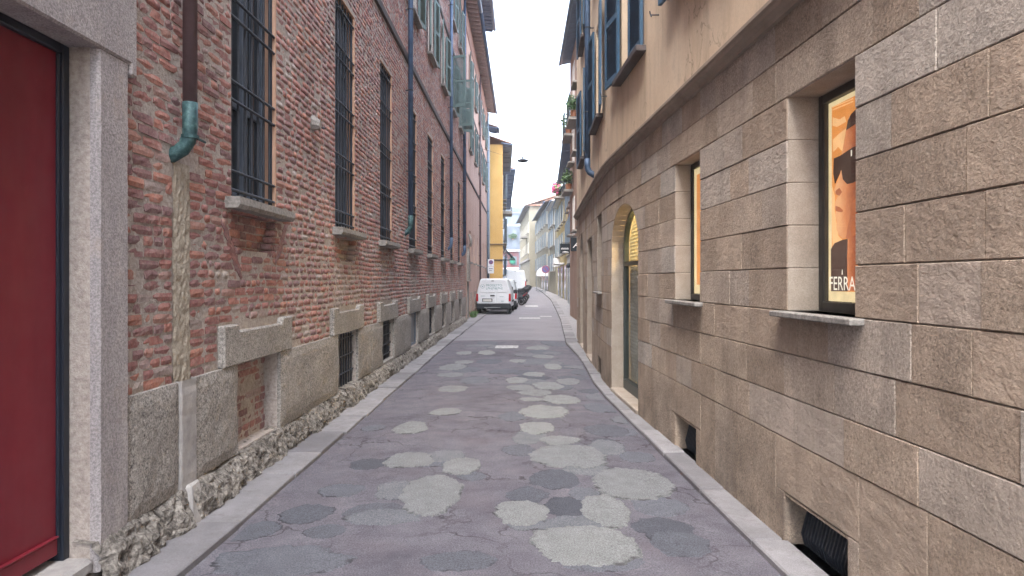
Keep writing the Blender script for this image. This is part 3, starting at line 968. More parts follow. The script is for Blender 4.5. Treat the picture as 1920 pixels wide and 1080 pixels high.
# basement grilles
bh = hbar_mesh('bar', 1.0, .010, 'iron', 'y')
for i, (a, b, c, d) in enumerate(basem):
    if i == 0:
        # bricked up
        mb = MB(); mb.pbox(PL, a - .02, b + .02, -.3, -.125, c - .05, d + .02); fillp = BB.part('blocked_opening', mb, 'mortar')
        z = c
        while z < d - .03:
            y = a + br.uniform(-.1, 0)
            while y < b:
                L = br.choice([.24, .12, .18])
                y0_, y1_ = max(a, y), min(b, y + L - .012)
                if y1_ - y0_ > .03:
                    o = bpy.data.objects.new('brick', variants[br.randrange(14)]); COL.objects.link(o); o.parent = fillp
                    o.location = (-.118 + br.uniform(-.008, .006), y0_ - 4, z); o.scale = (1, y1_ - y0_, .055)
                    tt = br.choice([.05, .15, .25, .3, .4, .85]); o.color = (tt, tt, tt, 1)
                y += L
            z += PITCH
        continue
    if i == 3:
        mb = MB(); mb.pbox(PL, a, a + .04, -.08, -.03, c, d); mb.pbox(PL, b - .04, b, -.08, -.03, c, d); mb.pbox(PL, a + .04, b - .04, -.08, -.03, d - .04, d); mb.pbox(PL, a + .04, b - .04, -.08, -.03, c, c + .04)
        hatch = BB.part('basement_hatch', mb, 'blue_wood')
        mb = MB(); mb.pbox(PL, a + .03, b - .03, -.07, -.055, c + .03, d - .03); BB.part('panel', mb, 'grey_panel', hatch)
        continue
    mb = MB()
    mb.pbox(PL, a + .002, b - .002, -.3, .03, c - .03, c + .025)
    ledge = BB.part('basement_sill', mb, 'sill')
    mb = MB(); mb.pbox(PL, a + .004, a + .02, -.07, -.05, c + .025, d); g = BB.part('grille', mb, 'iron')
    vbm = hbar_mesh('bar', d - c - .02, .011, 'iron', 'z')
    for k in range(8): bar(vbm, g, (XL - .06, a + .06 + (b - a - .1) * k / 7, c + .01))
    for k in range(4): bar(bh, g, (XL - .04, a + .005, c + .12 + (d - c - .2) * k / 3))

# ---- doorway
mb = MB()
# jamb reveal and face (far side), ears, lintel
poly = [(3.70, .0), (3.985, .0), (3.985, 2.86), (4.055, 2.86), (4.055, 3.75), (3.70, 3.75)]
ny = 6
jm = MB(); rows = []
for j in range(60):
    z_ = .12 + 2.80 * j / 59
    chip = .012 * max(0, mnoise.noise((z_ * 9, 1, 1))) + .008 * max(0, mnoise.noise((z_ * 25, 2, 1)))
    rows.append([PL(3.70, -.115, z_), PL(3.70 + .002, .03 - chip, z_), PL(3.715 + chip, .045, z_), PL(3.97, .045 + .004 * mnoise.noise((z_ * 5, 0, 3)), z_), PL(3.985, .03, z_), PL(3.985, -.1, z_)])
jm.loft(rows)
BB.part('door_jamb', jm, 'portal')
jm = MB(); jm.prism([(.7, 2.93), (3.702, 2.925), (3.988, 2.925), (3.988, 2.86), (4.055, 2.86), (4.055, 3.75), (.7, 3.75)], PL, -.16, .055)
BB.part('door_lintel', jm, 'portal', bevel=.012)
jm = MB(); jm.pbox(PL, .95, 1.3, -.19, .045, 0, 2.925); BB.part('door_jamb', jm, 'portal', bevel=.012)
mb = MB(); mb.pbox(PL, 1.3, 3.64, -.19, -.14, .26, 2.90)
dr = BB.part('door', mb, 'red_door')
mb = MB(); mb.pbox(PL, 1.3, 3.628, -.145, -.128, .245, .33); mb.pbox(PL, 1.3, 3.628, -.145, -.118, .335, .345); BB.part('kick_rail', mb, 'red_door', dr, bevel=.004)
mb = MB()
mb.pbox(PL, 3.645, 3.699, -.2, -.11, .2, 2.925); mb.pbox(PL, 1.3, 3.645, -.2, -.11, 2.875, 2.925)
mb.pbox(PL, 3.63, 3.645, -.2, -.125, .25, 2.875)
BB.part('door_frame', mb, 'door_frame', bevel=.006)
mb = MB(); mb.pbox(PL, 1.1, 3.70, -.3, .02, .12, .205); mb.pbox(PL, 1.05, 3.66, -.3, .10, -.05, .118)
BB.part('threshold', mb, 'marble', bevel=.02)

# ---- string courses, drainpipes, eave
for zz, dz, nm in ((6.05, .15, 'string_course'), (9.26, .11, 'string_course')):
    mb = MB(); mb.prism([(0, zz), (.055, zz + .03), (.065, zz + dz - .02), (0, zz + dz)], lambda a, d, b_: (XL - .02 + a, d, b_), Y0, Y1)
    BB.part(nm, mb, 'lead_trim')
def drainpipe(T, P, y, z0, z1, r, mat, elbow=None, elbow_len=.4, o=.10, brk=1.6):
    mb = MB(); mb.tube([P(y, o, z0 + elbow_len), P(y, o, z1)], r, 12)
    pipe = T.part('drainpipe', mb, mat, smooth=True)
    mb = MB()
    pts = [P(y, o, z0 + elbow_len + .02), P(y, o, z0 + .24)]
    for k in range(1, 7):
        a_ = k / 6 * R(75)
        pts.append(P(y - .03 * (1 - math.cos(a_)), o - .13 * (1 - math.cos(a_)), z0 + .24 - .17 * math.sin(a_)))
    pts.append(P(y - .03, o - .15, z0 + .04))
    mb.tube(pts, [r * 1.06, r * 1.06] + [r * (1.1 if k % 2 else 1.0) for k in range(len(pts) - 2)], 12)
    T.part('elbow', mb, elbow or mat, pipe, smooth=True)
    z_ = z0 + elbow_len + .9
    while z_ < z1:
        mb = MB(); mb.tube([P(y, o, z_ - .012), P(y, o, z_ + .012)], r * 1.14, 12)
        mb.pbox(P, y - .012, y + .012, 0, o, z_ - .008, z_ + .008)
        z_ += brk
        T.part('bracket', mb, 'iron', pipe)
    return pipe
pp = drainpipe(BB, PL, 4.60, 2.44, 12.6, .046, 'brown_pipe', 'verdigris')
mb = MB(); mb.tube([PL(4.60, .10, 2.62), PL(4.60, .10, 2.645)], .056, 12); mb.tube([PL(4.60, .13, 2.63), PL(4.78, .12, 2.632)], .008, 6); BB.part('clamp', mb, 'verdigris', pp)
drainpipe(BB, PL, 13.75, 2.55, 12.6, .05, 'blue_pipe', 'verdigris')
drainpipe(BB, PL, 21.7, 2.6, 12.6, .05, 'blue_pipe')
drainpipe(BB, PL, 26.75, 2.6, 12.6, .06, 'blue_pipe')
# little stone stub with an iron hook on the brick
mb = MB()
yh, zh = 7.62, 3.42
rr = []
for k in range(6):
    a_ = k / 5
    rr.append([PL(yh + math.cos(q) * (.075 - .03 * a_) + .008 * mnoise.noise((q, a_, 2)), -.02 + .11 * a_, zh + math.sin(q) * (.10 - .05 * a_) - .03 * a_) for q in [2 * math.pi * s / 9 for s in range(9)]])
mb.loft(rr); st = BB.part('wall_stub', mb, 'sill')
mb = MB(); mb.tube([PL(yh + .02, .07, zh - .04), PL(yh + .10, .10, zh - .05), PL(yh + .13, .09, zh - .03)], .01, 6); BB.part('hook', mb, 'iron', st)

# ---- upper windows with shutters
def shutter(T, P, y, z0, z1, wdt, ang, side, mat, parent=None, nsl=22, o0=.03):
    """leaf hinged at y; side +1 opens towards +y; ang 0 = flat on the wall, 90 = straight out"""
    ca, sa = math.cos(R(ang)), math.sin(R(ang))
    Q = lambda u, o, z: P(y + side * (u * ca) - side * o * sa, o0 + u * sa + o * ca, z)
    mb = MB(); t_ = .035; fw = .06
    mb.prism([(0, z0), (fw, z0), (fw, z1), (0, z1)], Q, 0, t_); mb.prism([(wdt - fw, z0), (wdt, z0), (wdt, z1), (wdt - fw, z1)], Q, 0, t_)
    for za, zb in ((z0, z0 + .1), (z1 - .08, z1), ((z0 + z1) / 2 - .04, (z0 + z1) / 2 + .04)):
        mb.prism([(fw, za), (wdt - fw, za), (wdt - fw, zb), (fw, zb)], Q, .002, t_ - .002)
    leaf = T.part('shutter', mb, mat, parent)
    mb = MB(); zz = z0 + .11
    mid = (z0 + z1) / 2
    while zz < z1 - .11:
        if abs(zz - mid) > .06:
            mb.add([Q(fw, .006, zz), Q(wdt - fw, .006, zz), Q(wdt - fw, .03, zz + .028), Q(fw, .03, zz + .028)], [(0, 1, 2, 3)])
            mb.add([Q(fw, .002, zz + .004), Q(wdt - fw, .002, zz + .004), Q(wdt - fw, .026, zz + .032), Q(fw, .026, zz + .032)], [(3, 2, 1, 0)])
        zz += .04
    s = T.part('louvres', mb, mat, leaf, normals=False); s['kind'] = 'stuff'
    return leaf
def upper_window(T, P, a, b, c, d, smat, fmat, sl=None, sr_=None, sill='sill', pane='pane', depth=.14, sw=None):
    mb = MB()
    m_ = (a + b) / 2
    mb.pbox(P, a, a + .06, -depth - .05, -depth, c, d); mb.pbox(P, b - .06, b, -depth - .05, -depth, c, d)
    mb.pbox(P, a + .06, b - .06, -depth - .05, -depth, d - .06, d); mb.pbox(P, a + .06, b - .06, -depth - .05, -depth, c, c + .07); mb.pbox(P, m_ - .04, m_ + .04, -depth - .05, -depth + .005, c + .07, d - .06)
    wn = T.part('window', mb, fmat)
    mb = MB(); mb.pbox(P, a + .02, b - .02, -depth - .04, -depth - .032, c + .03, d - .03); T.part('pane', mb, pane, wn)
    mb = MB(); mb.pbox(P, a - .1, b + .1, -depth, .12, c - .07, c + .002); T.part('sill', mb, sill, wn, bevel=.008)
    sw = sw or (b - a) / 2
    if sl is not None: shutter(T, P, a, c + .02, d, sw, sl, -1, smat)
    if sr_ is not None: shutter(T, P, b, c + .02, d, sw, sr_, 1, smat)
    return wn
ang2 = [(6, 6), (8, 10), (10, 8), (8, 10), (70, 14), (80, 65)]
for (a, b, c, d), (s1, s2) in zip(wins2, ang2): upper_window(BB, PL, a, b, c, d, 'teal_shutter', 'white_render', s1, s2)
for a, b, c, d in wins3: upper_window(BB, PL, a, b, c, d, 'teal_shutter', 'white_render', 8, 8)
def eave(T, xw, y0, y1, z, over, side=1, mat='eave_wood', gut='blue_pipe', step=.46, rise=.12, roofback=5):
    x1 = xw + side * over
    mb = MB(); mb.add([(xw - side * .1, y0, z + rise), (x1, y0, z), (x1, y1, z), (xw - side * .1, y1, z + rise), (xw - side * .1, y0, z + rise + .06), (x1, y0, z + .06), (x1, y1, z + .06), (xw - side * .1, y1, z + rise + .06)],
                      [(0, 1, 2, 3), (4, 5, 6, 7), (0, 1, 5, 4), (1, 2, 6, 5), (2, 3, 7, 6)])
    ev = T.part('eave', mb, mat)
    xr_ = xw - side * roofback
    mb = MB(); mb.add([(x1 + side * .02, y0, z + .07), (x1 + side * .02, y1, z + .07), (xr_, y1, z + roofback * .36 + .07), (xr_, y0, z + roofback * .36 + .07),
                       (x1 + side * .02, y0, z + .14), (x1 + side * .02, y1, z + .14), (xr_, y1, z + roofback * .36 + .14), (xr_, y0, z + roofback * .36 + .14)],
                      [(0, 1, 2, 3), (4, 5, 6, 7), (0, 1, 5, 4), (1, 2, 6, 5), (0, 3, 7, 4), (2, 3, 7, 6)])
    T.part('roof', mb, 'roof_tile')
    y = y0 + .2
    first = None
    while y < y1 - .1:
        if first is None:
            m_ = MB(); m_.add([(xw, -.05, z + rise - .15), (x1 - side * .06, -.05, z - .11), (x1 - side * .06, .05, z - .11), (xw, .05, z + rise - .15), (xw, -.05, z + rise - .01), (x1 - side * .06, -.05, z - .002), (x1 - side * .06, .05, z - .002), (xw, .05, z + rise - .01)],
                              [(0, 1, 2, 3), (0, 1, 5, 4), (1, 2, 6, 5), (2, 3, 7, 6), (0, 3, 7, 4), (4, 5, 6, 7)])
            first = m_.mesh('rafter', 'rafter_wood' if mat == 'eave_wood' else mat, (T.loc[0], 0, T.loc[2])); fixn(first)
        o = bpy.data.objects.new('rafter', first); COL.objects.link(o); o.parent = ev; o.location = (0, y - T.loc[1], 0)
        y += step
    mb = MB(); mb.tube([(x1 + side * .05, y0, z + .03), (x1 + side * .05, y1, z + .03)], .075, 10); T.part('gutter', mb, gut, ev, smooth=True)
    return ev
eave(BB, XL, Y0, Y1, 12.7, .58)

# ================================================================== LEFT: PINK BUILDING
PK = Thing('pink_building', 'pink plastered building with pale green shutters adjoining the brick wall', 'building', (XL, 28.5, 0))
a0, a1 = 28.5, 45.8
pw2 = [(30.4 + 3.3 * k, 31.3 + 3.3 * k, 7.4, 9.0) for k in range(5)]
pw3 = [(30.4 + 3.3 * k, 31.3 + 3.3 * k, 10.1, 11.6) for k in range(5)]
pwg = [(30.6 + 2.6 * k, 31.3 + 2.6 * k, 2.5, 3.9) for k in range(6)]
pwb = [(31.0 + 2.6 * k, 31.7 + 2.6 * k, .35, 1.0) for k in range(5)]
PK.part('wall', wall_mesh(PL, a0, a1, -.1, ZT, pw2 + pw3 + pwg + pwb, .3), 'pink_plaster', normals=False)
mb = MB(); mb.box(-11, XL - .3, a0, a1, -.1, ZT); PK.part('inner_body', mb, 'mesh_dark')
mb = MB(); mb.box(XL - .3, XL + .001, a1, a1 + .05, -.1, ZT); PK.part('end_wall', mb, 'pink_plaster')
for a, b, c, d in pw2 + pw3: upper_window(PK, PL, a, b, c, d, 'teal_shutter', 'white_render', 8, 8)
for a, b, c, d in pwg: upper_window(PK, PL, a, b, c, d, 'teal_shutter', 'iron')
for a, b, c, d in pwb:
    mb = MB()
    for k in range(6): mb.pbox(PL, a + .05 + .12 * k, a + .07 + .12 * k, -.1, -.08, c, d)
    PK.part('grille', mb, 'iron')
    mb = MB(); mb.pbox(PL, a - .12, a - .01, -.05, .03, c - .05, d + .15); PK.part('window_jamb', mb, 'granite')
    mb = MB(); mb.pbox(PL, b + .01, b + .12, -.05, .03, c - .05, d + .15); PK.part('window_jamb', mb, 'granite')
# toothed brick edge where the two buildings meet, string courses
for k in range(120):
    zz = 3.2 + k * .075
    if zz > 12.3: break
    o = bpy.data.objects.new('brick', variants[k % 14]); COL.objects.link(o); o.parent = PK.e
    o.location = (.02, (.0 if k % 2 else .08) + .05, zz); o.scale = (1, .25 if k % 2 else .17, .06); tt = .35 + .4 * ((k * 7) % 5) / 5; o.color = (tt, tt, tt, 1)
for zz, dz in ((6.05, .12), (9.26, .1)):
    mb = MB(); mb.prism([(0, zz), (.05, zz + .03), (.06, zz + dz - .02), (0, zz + dz)], lambda a, d, b_: (XL + a - .01, d, b_), a0, a1); PK.part('string_course', mb, 'lead_trim')
mb = MB(); mb.prism([(0, 12.0), (.06, 12.05), (.10, 12.6), (0, 12.7)], lambda a, d, b_: (XL + a - .01, d, b_), a0 - 6, a1); PK.part('frieze', mb, 'rust_plaster')
drainpipe(PK, PL, 36.9, .1, 12.6, .05, 'brown_pipe')
drainpipe(PK, PL, 45.3, .1, 12.6, .07, 'greyblue_shutter')
eave(PK, XL, a0, a1, 12.7, .58)
# pointed shrine niche
mb = MB()
arc = [(28.95, 1.75), (29.85, 1.75), (29.85, 2.45), (29.72, 2.75), (29.4, 3.1), (29.08, 2.75), (28.95, 2.45)]
inn = [(29.4 + (a - 29.4) * .72, 2.2 + (b - 2.2) * .78) for a, b in arc]
for k in range(len(arc)):
    k2 = (k + 1) % len(arc)
    mb.prism([arc[k], arc[k2], inn[k2], inn[k]], PL, -.02, .09)
nic = PK.part('shrine', mb, 'sill')
mb = MB(); mb.prism(inn, PL, .0, .02); PK.part('niche_back', mb, 'rust_plaster', nic)
mb = MB(); mb.pbox(PL, 28.9, 29.9, -.02, .13, 1.65, 1.74); mb.pbox(PL, 29.1, 29.7, -.02, .05, .0, 1.64); PK.part('ledge', mb, 'sill', nic)
mb = MB(); mb.loft([[PL(29.4 + .28 * q * math.cos(s), .05 + .1 * q + .06 * math.sin(s), 3.12 + zz_) for s in [2 * math.pi * k / 8 for k in range(8)]] for q, zz_ in ((.6, 0), (1, .15), (.9, .3), (.5, .45), (.2, .52))]); PK.part('carving', mb, 'granite', nic)
# raised attic with its own eave above
AT = Thing('roof_storey', 'raised attic storey with a deep dark eave above the pink building', 'attic', (XL - .3, 22, 13.0))
mb = MB(); mb.box(-9, XL - .25, 22, 37.4, 12.8, 15.2); AT.part('wall', mb, 'pink_plaster')
eave(AT, XL - .25, 22, 37.5, 15.2, 1.05, mat='eave_blue')

# ================================================================== LEFT: BUILDINGS BEYOND
GB = Thing('grey_building', 'narrow grey house squeezed between the pink and yellow buildings', 'building', (XL, 45.8, 0))
mb = MB(); mb.box(-9, -2.16, 45.95, 47.4, -.2, 11.6); GB.part('wall', mb, 'grey_plaster')
eave(GB, -2.16, 45.9, 47.4, 11.75, .55, mat='eave_blue')
YB = Thing('yellow_building', 'ochre yellow house whose blank side wall faces up the street', 'building', (-1.29, 47.5, 0))
def slanted(T, p0, p1, z0, z1, depth, side, mat, name='wall'):
    # prism between p0 and p1 going back 'depth' away from the street; side -1 = left
    d = Vector((p1[0] - p0[0], p1[1] - p0[1])).normalized()
    nrm = Vector((d.y, -d.x)) * (1 if side > 0 else -1)
    mb = MB(); q0 = (p0[0] + nrm.x * depth, p0[1] + nrm.y * depth); q1 = (p1[0] + nrm.x * depth, p1[1] + nrm.y * depth)
    mb.add([(*p, z) for z in (z0, z1) for p in (p0, p1, q1, q0)], [(0, 1, 5, 4), (1, 2, 6, 5), (2, 3, 7, 6), (3, 0, 4, 7), (4, 5, 6, 7), (0, 1, 2, 3)])
    return T.part(name, mb, mat)
def seg_P(p0, p1, side):
    d = Vector((p1[0] - p0[0], p1[1] - p0[1])); L = d.length; d.normalize()
    nrm = Vector((d.y, -d.x)) * (-1 if side > 0 else 1)   # towards the street
    return (lambda s, o, z: (p0[0] + d.x * s + nrm.x * o, p0[1] + d.y * s + nrm.y * o, z)), L
def seg_eave(T, p0, p1, z, over, side, mat='eave_wood', rise=.1, back=4.5, roofmat='roof_tile', raf=0):
    P, L = seg_P(p0, p1, side)
    mb = MB(); mb.add([P(-.25, -.1, z + rise), P(L + .1, -.1, z + rise), P(L + .1, over, z), P(-.25, over, z), P(-.25, -.1, z + rise + .05), P(L + .1, -.1, z + rise + .05), P(L + .1, over, z + .05), P(-.25, over, z + .05)],
                      [(0, 1, 2, 3), (4, 5, 6, 7), (2, 3, 7, 6), (0, 3, 7, 4), (1, 2, 6, 5)])
    ev = T.part('eave', mb, mat)
    mb = MB(); mb.add([P(-.25, over + .02, z + .06), P(L + .1, over + .02, z + .06), P(L + .1, -back, z + back * .38), P(-.25, -back, z + back * .38), P(-.25, over + .02, z + .13), P(L + .1, over + .02, z + .13), P(L + .1, -back, z + back * .38 + .07), P(-.25, -back, z + back * .38 + .07)],
                      [(0, 1, 2, 3), (4, 5, 6, 7), (0, 1, 5, 4), (0, 3, 7, 4), (1, 2, 6, 5)])
    T.part('roof', mb, roofmat)
    mb = MB(); mb.tube([P(-.25, over + .05, z + .02), P(L + .1, over + .05, z + .02)], .07, 8); T.part('gutter', mb, 'blue_pipe', ev)
    if raf:
        s = .3
        while s < L:
            mb = MB(); mb.pbox(P, s - .05, s + .05, 0, over - .05, z - .08, z - .005); T.part('rafter', mb, mat, ev); s += raf
    return ev
slanted(YB, (-1.29, 47.5), (-1.62, 59.0), -.2, 11.0, 8, -1, 'yellow_plaster')
seg_eave(YB, (-1.29, 47.5), (-1.62, 59.0), 10.95, .58, -1, 'eave_blue', raf=2.2)
P_, L_ = seg_P((-1.29, 47.5), (-1.62, 59.0), -1)
for k in range(4):
    for zz in (4.3, 7.4): upper_window(YB, lambda s, o, z, P_=P_: P_(s, o + .16, z), 1.2 + 2.7 * k, 2.2 + 2.7 * k, zz, zz + 1.7, 'greyblue_shutter', 'white_render', 10, 10)
mb = MB(); mb.box(-2.3, -1.27, 47.42, 47.48, 3.05, 3.12); mb.box(-2.3, -1.25, 47.40, 47.48, 4.15, 4.19); YB.part('side_ledge', mb, 'lead_trim')
mb = MB()
for k in range(6): mb.tube([P_(.4 + .0 * k, .02, 4.0 - .12 * k), P_(.4, .72 - .02 * k, 3.35 - .05 * k)], .022, 5)
mb.tube([P_(.3, .0, 3.1), P_(.3, .85, 3.12)], .05, 6); mb.tube([P_(.3, .0, 4.05), P_(.3, .82, 3.15)], .04, 6); mb.tube([P_(2.6, .0, 4.05), P_(2.6, .82, 3.15)], .03, 6)
mb.tube([P_(.3, .82, 3.15), P_(2.6, .82, 3.15)], .03, 6)
YB.part('awning_frame', mb, 'iron')
mb = MB(); mb.pbox(P_, 3.0, 5.4, 0, .7, 6.55, 6.75); bal = YB.part('balcony', mb, 'sill')
mb = MB()
for k in range(12): mb.pbox(P_, 3.05 + .2 * k, 3.075 + .2 * k, .62, .66, 6.75, 7.7)
mb.pbox(P_, 3.0, 5.4, .62, .66, 7.7, 7.74); YB.part('railing', mb, 'iron', bal)
HB = Thing('far_house', 'tall house with a deep blue eave beyond the ochre yellow house', 'building', (-1.62, 59, 0))
slanted(HB, (-1.62, 59.2), (-2.6, 92.0), -.2, 11.2, 8, -1, 'grey_plaster')
seg_eave(HB, (-1.62, 59.2), (-2.6, 92.0), 11.1, 1.0, -1, 'eave_blue', raf=2.5)
P_, L_ = seg_P((-1.62, 59.2), (-2.6, 92.0), -1)
for k in range(6):
    for zz in (2.2, 5.2, 8.2): upper_window(HB, lambda s, o, z, P_=P_: P_(s, o + .16, z), 1.5 + 5 * k, 2.7 + 5 * k, zz, zz + 1.8, 'greyblue_shutter', 'white_render', 12, 12)

# ================================================================== RIGHT: STONE BUILDING
PR = lambda y, o, z: (XR(y) - o, y, z)
SB = Thing('stone_building', 'brown ashlar shop building with ochre plaster and blue shutters above', 'building', (1.64, 4.3, 0))
S0, S1 = -6.0, 18.9
sw_ = [(3.52, 4.314, 1.49, 2.82), (6.04, 6.83, 1.49, 2.82), (11.5, 12.4, 1.49, 2.82)]
vents = [(3.59, 4.352, .03, .335), (6.15, 6.83, .03, .36), (11.6, 12.3, .03, .36)]
ARCH = [(8.45, 10.25, .0, 2.16, .55), (16.3, 17.5, .0, 2.24, .6)]
doors = [(13.6, 15.0, .0, 2.55)]
rect = sw_ + vents + doors
ZC = [0, .695] + [.695 + .2655 * k for k in range(1, 11)]     # course lines up to 3.35
ZTOP = ZC[-1]
archrect = [(a - .03, b + .03, c, d + e + .03) for a, b, c, d, e in ARCH]
SB.part('wall', wall_mesh(lambda y, o, z: PR(y, o - .014, z), S0, S1, -.1, ZTOP, rect + archrect, .34, ystep=.5), 'joint', normals=False)
sbr = random.Random(31)
DEP = .10
def block(poly, out=0., mat='ashlar', tone=None, name='ashlar_block', ch=.0035):
    """poly in (y,z), chamfered block in wall coordinates"""
    n = len(poly)
    cy = sum(p[0] for p in poly) / n; cz = sum(p[1] for p in poly) / n
    # inset ring
    ins = []
    for i in range(n):
        p0, p1, p2 = Vector(poly[i - 1]), Vector(poly[i]), Vector(poly[(i + 1) % n])
        d1 = (p1 - p0).normalized(); d2 = (p2 - p1).normalized()
        n1 = Vector((-d1.y, d1.x)); n2 = Vector((-d2.y, d2.x))
        m_ = (n1 + n2)
        if m_.length < 1e-4: m_ = n1
        m_.normalize()
        k = ch / max(.35, m_.dot(n1))
        ins.append((p1 + m_ * k))
    mb = MB()
    vs = [PR(y, -DEP, z) for y, z in poly] + [PR(y, out - ch, z) for y, z in poly] + [PR(p.x, out, p.y) for p in ins]
    fs = [(i, (i + 1) % n, n + (i + 1) % n, n + i) for i in range(n)] + [(n + i, n + (i + 1) % n, 2 * n + (i + 1) % n, 2 * n + i) for i in range(n)] + [tuple(range(2 * n, 3 * n))]
    mb.add(vs, fs)
    return SB.part(name, mb, mat, color=sbr.random() if tone is None else tone)
GAPH, GAPV = .0032, .0013
def arch_edge(A, z, left):
    a, b, c, sp, ry = A; r = (b - a) / 2; m_ = (a + b) / 2
    if z <= sp: return a if left else b
    k = r * math.sqrt(max(0, 1 - ((z - sp) / ry) ** 2))
    return m_ - k if left else m_ + k
for ci in range(len(ZC) - 1):
    z0, z1 = ZC[ci], ZC[ci + 1]
    zc = (z0 + z1) / 2
    if ci == 0:
        # tall bottom slabs, cut round the vents and doors
        cuts = [S0, 1.0, 2.2, 2.95, 3.49, 4.48, 5.25, 5.65, 6.02, 6.95, 7.7, 8.45]
        for p, q in zip(cuts, cuts[1:]):
            hv = [v for v in vents if p < v[1] and v[0] < q]
            if hv:
                v = hv[0]; zt = v[3] + .004
                block([(p + GAPV, zt + .02), (q - GAPV, zt + .02), (q - GAPV, z1 - GAPH), (p + GAPV, z1 - GAPH)], sbr.uniform(-.002, .002), tone=sbr.uniform(.2, .6))
                if v[0] - p > .03: block([(p + GAPV, z0), (v[0], z0), (v[0], zt + .015), (p + GAPV, zt + .015)], 0)
                if q - v[1] > .03: block([(v[1], z0), (q - GAPV, z0), (q - GAPV, zt + .015), (v[1], zt + .015)], 0)
            else:
                block([(p + GAPV, z0), (q - GAPV, z0), (q - GAPV, z1 - GAPH), (p + GAPV, z1 - GAPH)], sbr.uniform(-.002, .002), tone=sbr.uniform(.15, .6))
        for p, q in ((10.25, 10.8), (10.8, 11.6), (12.3, 13.0), (13.0, 13.6), (15.0, 15.7), (15.7, 16.3), (17.5, 18.2), (18.2, S1)):
            block([(p + GAPV, z0), (q - GAPV, z0), (q - GAPV, z1 - GAPH), (p + GAPV, z1 - GAPH)], 0, tone=sbr.uniform(.15, .6))
        v = vents[2]; block([(v[0] + GAPV, v[3] + .01), (v[1] - GAPV, v[3] + .01), (v[1] - GAPV, z1 - GAPH), (v[0] + GAPV, z1 - GAPH)], 0, tone=.4)
        continue
    holes = [(a, b, None) for a, b, c, d in rect if c - .01 < zc < d - .01]
    for A in ARCH:
        top = A[3] + A[4]
        if z0 < top - .005: holes.append((A[0], A[1], A))
    holes.sort()
    segs = []; cur = S0; curA = None
    for a, b, A in holes:
        segs.append((cur, a, curA, A)); cur = b; curA = A
    segs.append((cur, S1, curA, None))
    for a, b, LA, RA in segs:
        # random joints
        js = [a]
        y = a
        lint_here = [(s[0] - .16, s[1] + .16) for s in sw_ if abs(z0 - s[3]) < .02]
        while True:
            L = sbr.choice([.38, .5, .62, .74, .55])
            y += L
            if b - y < .28: break
            if any(p < y < q for p, q in lint_here):
                p, q = [pq for pq in lint_here if pq[0] < y < pq[1]][0]
                if p - js[-1] > .25: js.append(p)
                y = q
                if b - y < .2: break
            js.append(y)
        js.append(b)
        for i in range(len(js) - 1):
            p, q = js[i], js[i + 1]
            zz0, zz1 = z0 + GAPH, z1 - GAPH
            gl = GAPV if i > 0 else 0; gr = GAPV if i < len(js) - 2 else 0
            left = [(p + gl, zz1), (p + gl, zz0)]; right = [(q - gr, zz0), (q - gr, zz1)]
            N = 8
            if i == 0 and LA is not None:
                r_ = (LA[1] - LA[0]) / 2; top = LA[3] + LA[4]; m_ = (LA[0] + LA[1]) / 2
                if zz1 <= top: left = [(arch_edge(LA, zz1 + (zz0 - zz1) * k / N, False), zz1 + (zz0 - zz1) * k / N) for k in range(N + 1)]
                else: left = [(m_ + GAPV, zz1)] + [(arch_edge(LA, z_, False) + (GAPV if k == 0 else 0), z_) for k, z_ in enumerate([top - (top - zz0) * (k / N) ** 2 for k in range(N + 1)])]
            if i == len(js) - 2 and RA is not None:
                r_ = (RA[1] - RA[0]) / 2; top = RA[3] + RA[4]; m_ = (RA[0] + RA[1]) / 2
                if zz1 <= top: right = [(arch_edge(RA, zz0 + (zz1 - zz0) * k / N, True), zz0 + (zz1 - zz0) * k / N) for k in range(N + 1)]
                else: right = [(arch_edge(RA, z_, True) - (GAPV if k == N else 0), z_) for k, z_ in enumerate([top - (top - zz0) * ((N - k) / N) ** 2 for k in range(N + 1)])] + [(m_ - GAPV, zz1)]
            block(left + right, sbr.uniform(-.003, .003))
# core behind
mb = MB(); mb.box(4.2, 12, S0, S1, -.1, 9.6); SB.part('inner_body', mb, 'mesh_dark')
mb = MB(); mb.box(1.51, 4.3, S1 - .02, S1 + .05, -.1, 9.6); SB.part('end_wall', mb, 'ochre_plaster')
# window reveals, frames, glass
for i, (a, b, c, d) in enumerate(sw_):
    mb = MB()
    jz = [c] + [z for z in ZC if c + .05 < z < d - .05] + [d]
    for za, zb in zip(jz, jz[1:]):
        mb.pbox(PR, b - .004, b + .06, -.30, -.006, za + .002, zb - .002); mb.pbox(PR, a - .06, a + .004, -.30, -.006, za + .002, zb - .002)
    mb.pbox(PR, a, b, -.30, -.006, d - .004, d + .05)
    wn = SB.part('window', mb, 'jamb', bevel=.004)
    fo, fw = (-.195, .05) if i == 0 else (-.155, .03)
    mb = MB(); mb.pbox(PR, a + .004, a + fw, -.25, fo, c, d); mb.pbox(PR, b - fw, b - .004, -.25, fo, c, d); mb.pbox(PR, a + fw, b - fw, -.25, fo, d - .055, d - .004); mb.pbox(PR, a + fw, b - fw, -.25, fo, c, c + .06)
    mb.pbox(PR, b - fw - .012, b - fw, fo - .027, fo - .005, c + .06, d - .055)
    SB.part('frame', mb, 'bronze_frame', wn, bevel=.004)
    mb = MB(); mb.pbox(PR, a + fw + .002, b - fw - .002, fo - .017, fo - .012, c + .06, d - .055); SB.part('pane', mb, 'clear', wn)
    mb = MB(); mb.prism([(a - .09, c - .035), (b + .09, c - .035), (b + .09, c), (a - .09, c)], PR, -.2, .075); SB.part('sill', mb, 'sill', wn, bevel=.006)
    mb = MB(); mb.pbox(PR, a - .1, b + .1, -.5, -.46, c - .1, d + .1); SB.part('backing_panel', mb, 'shopwall', wn)
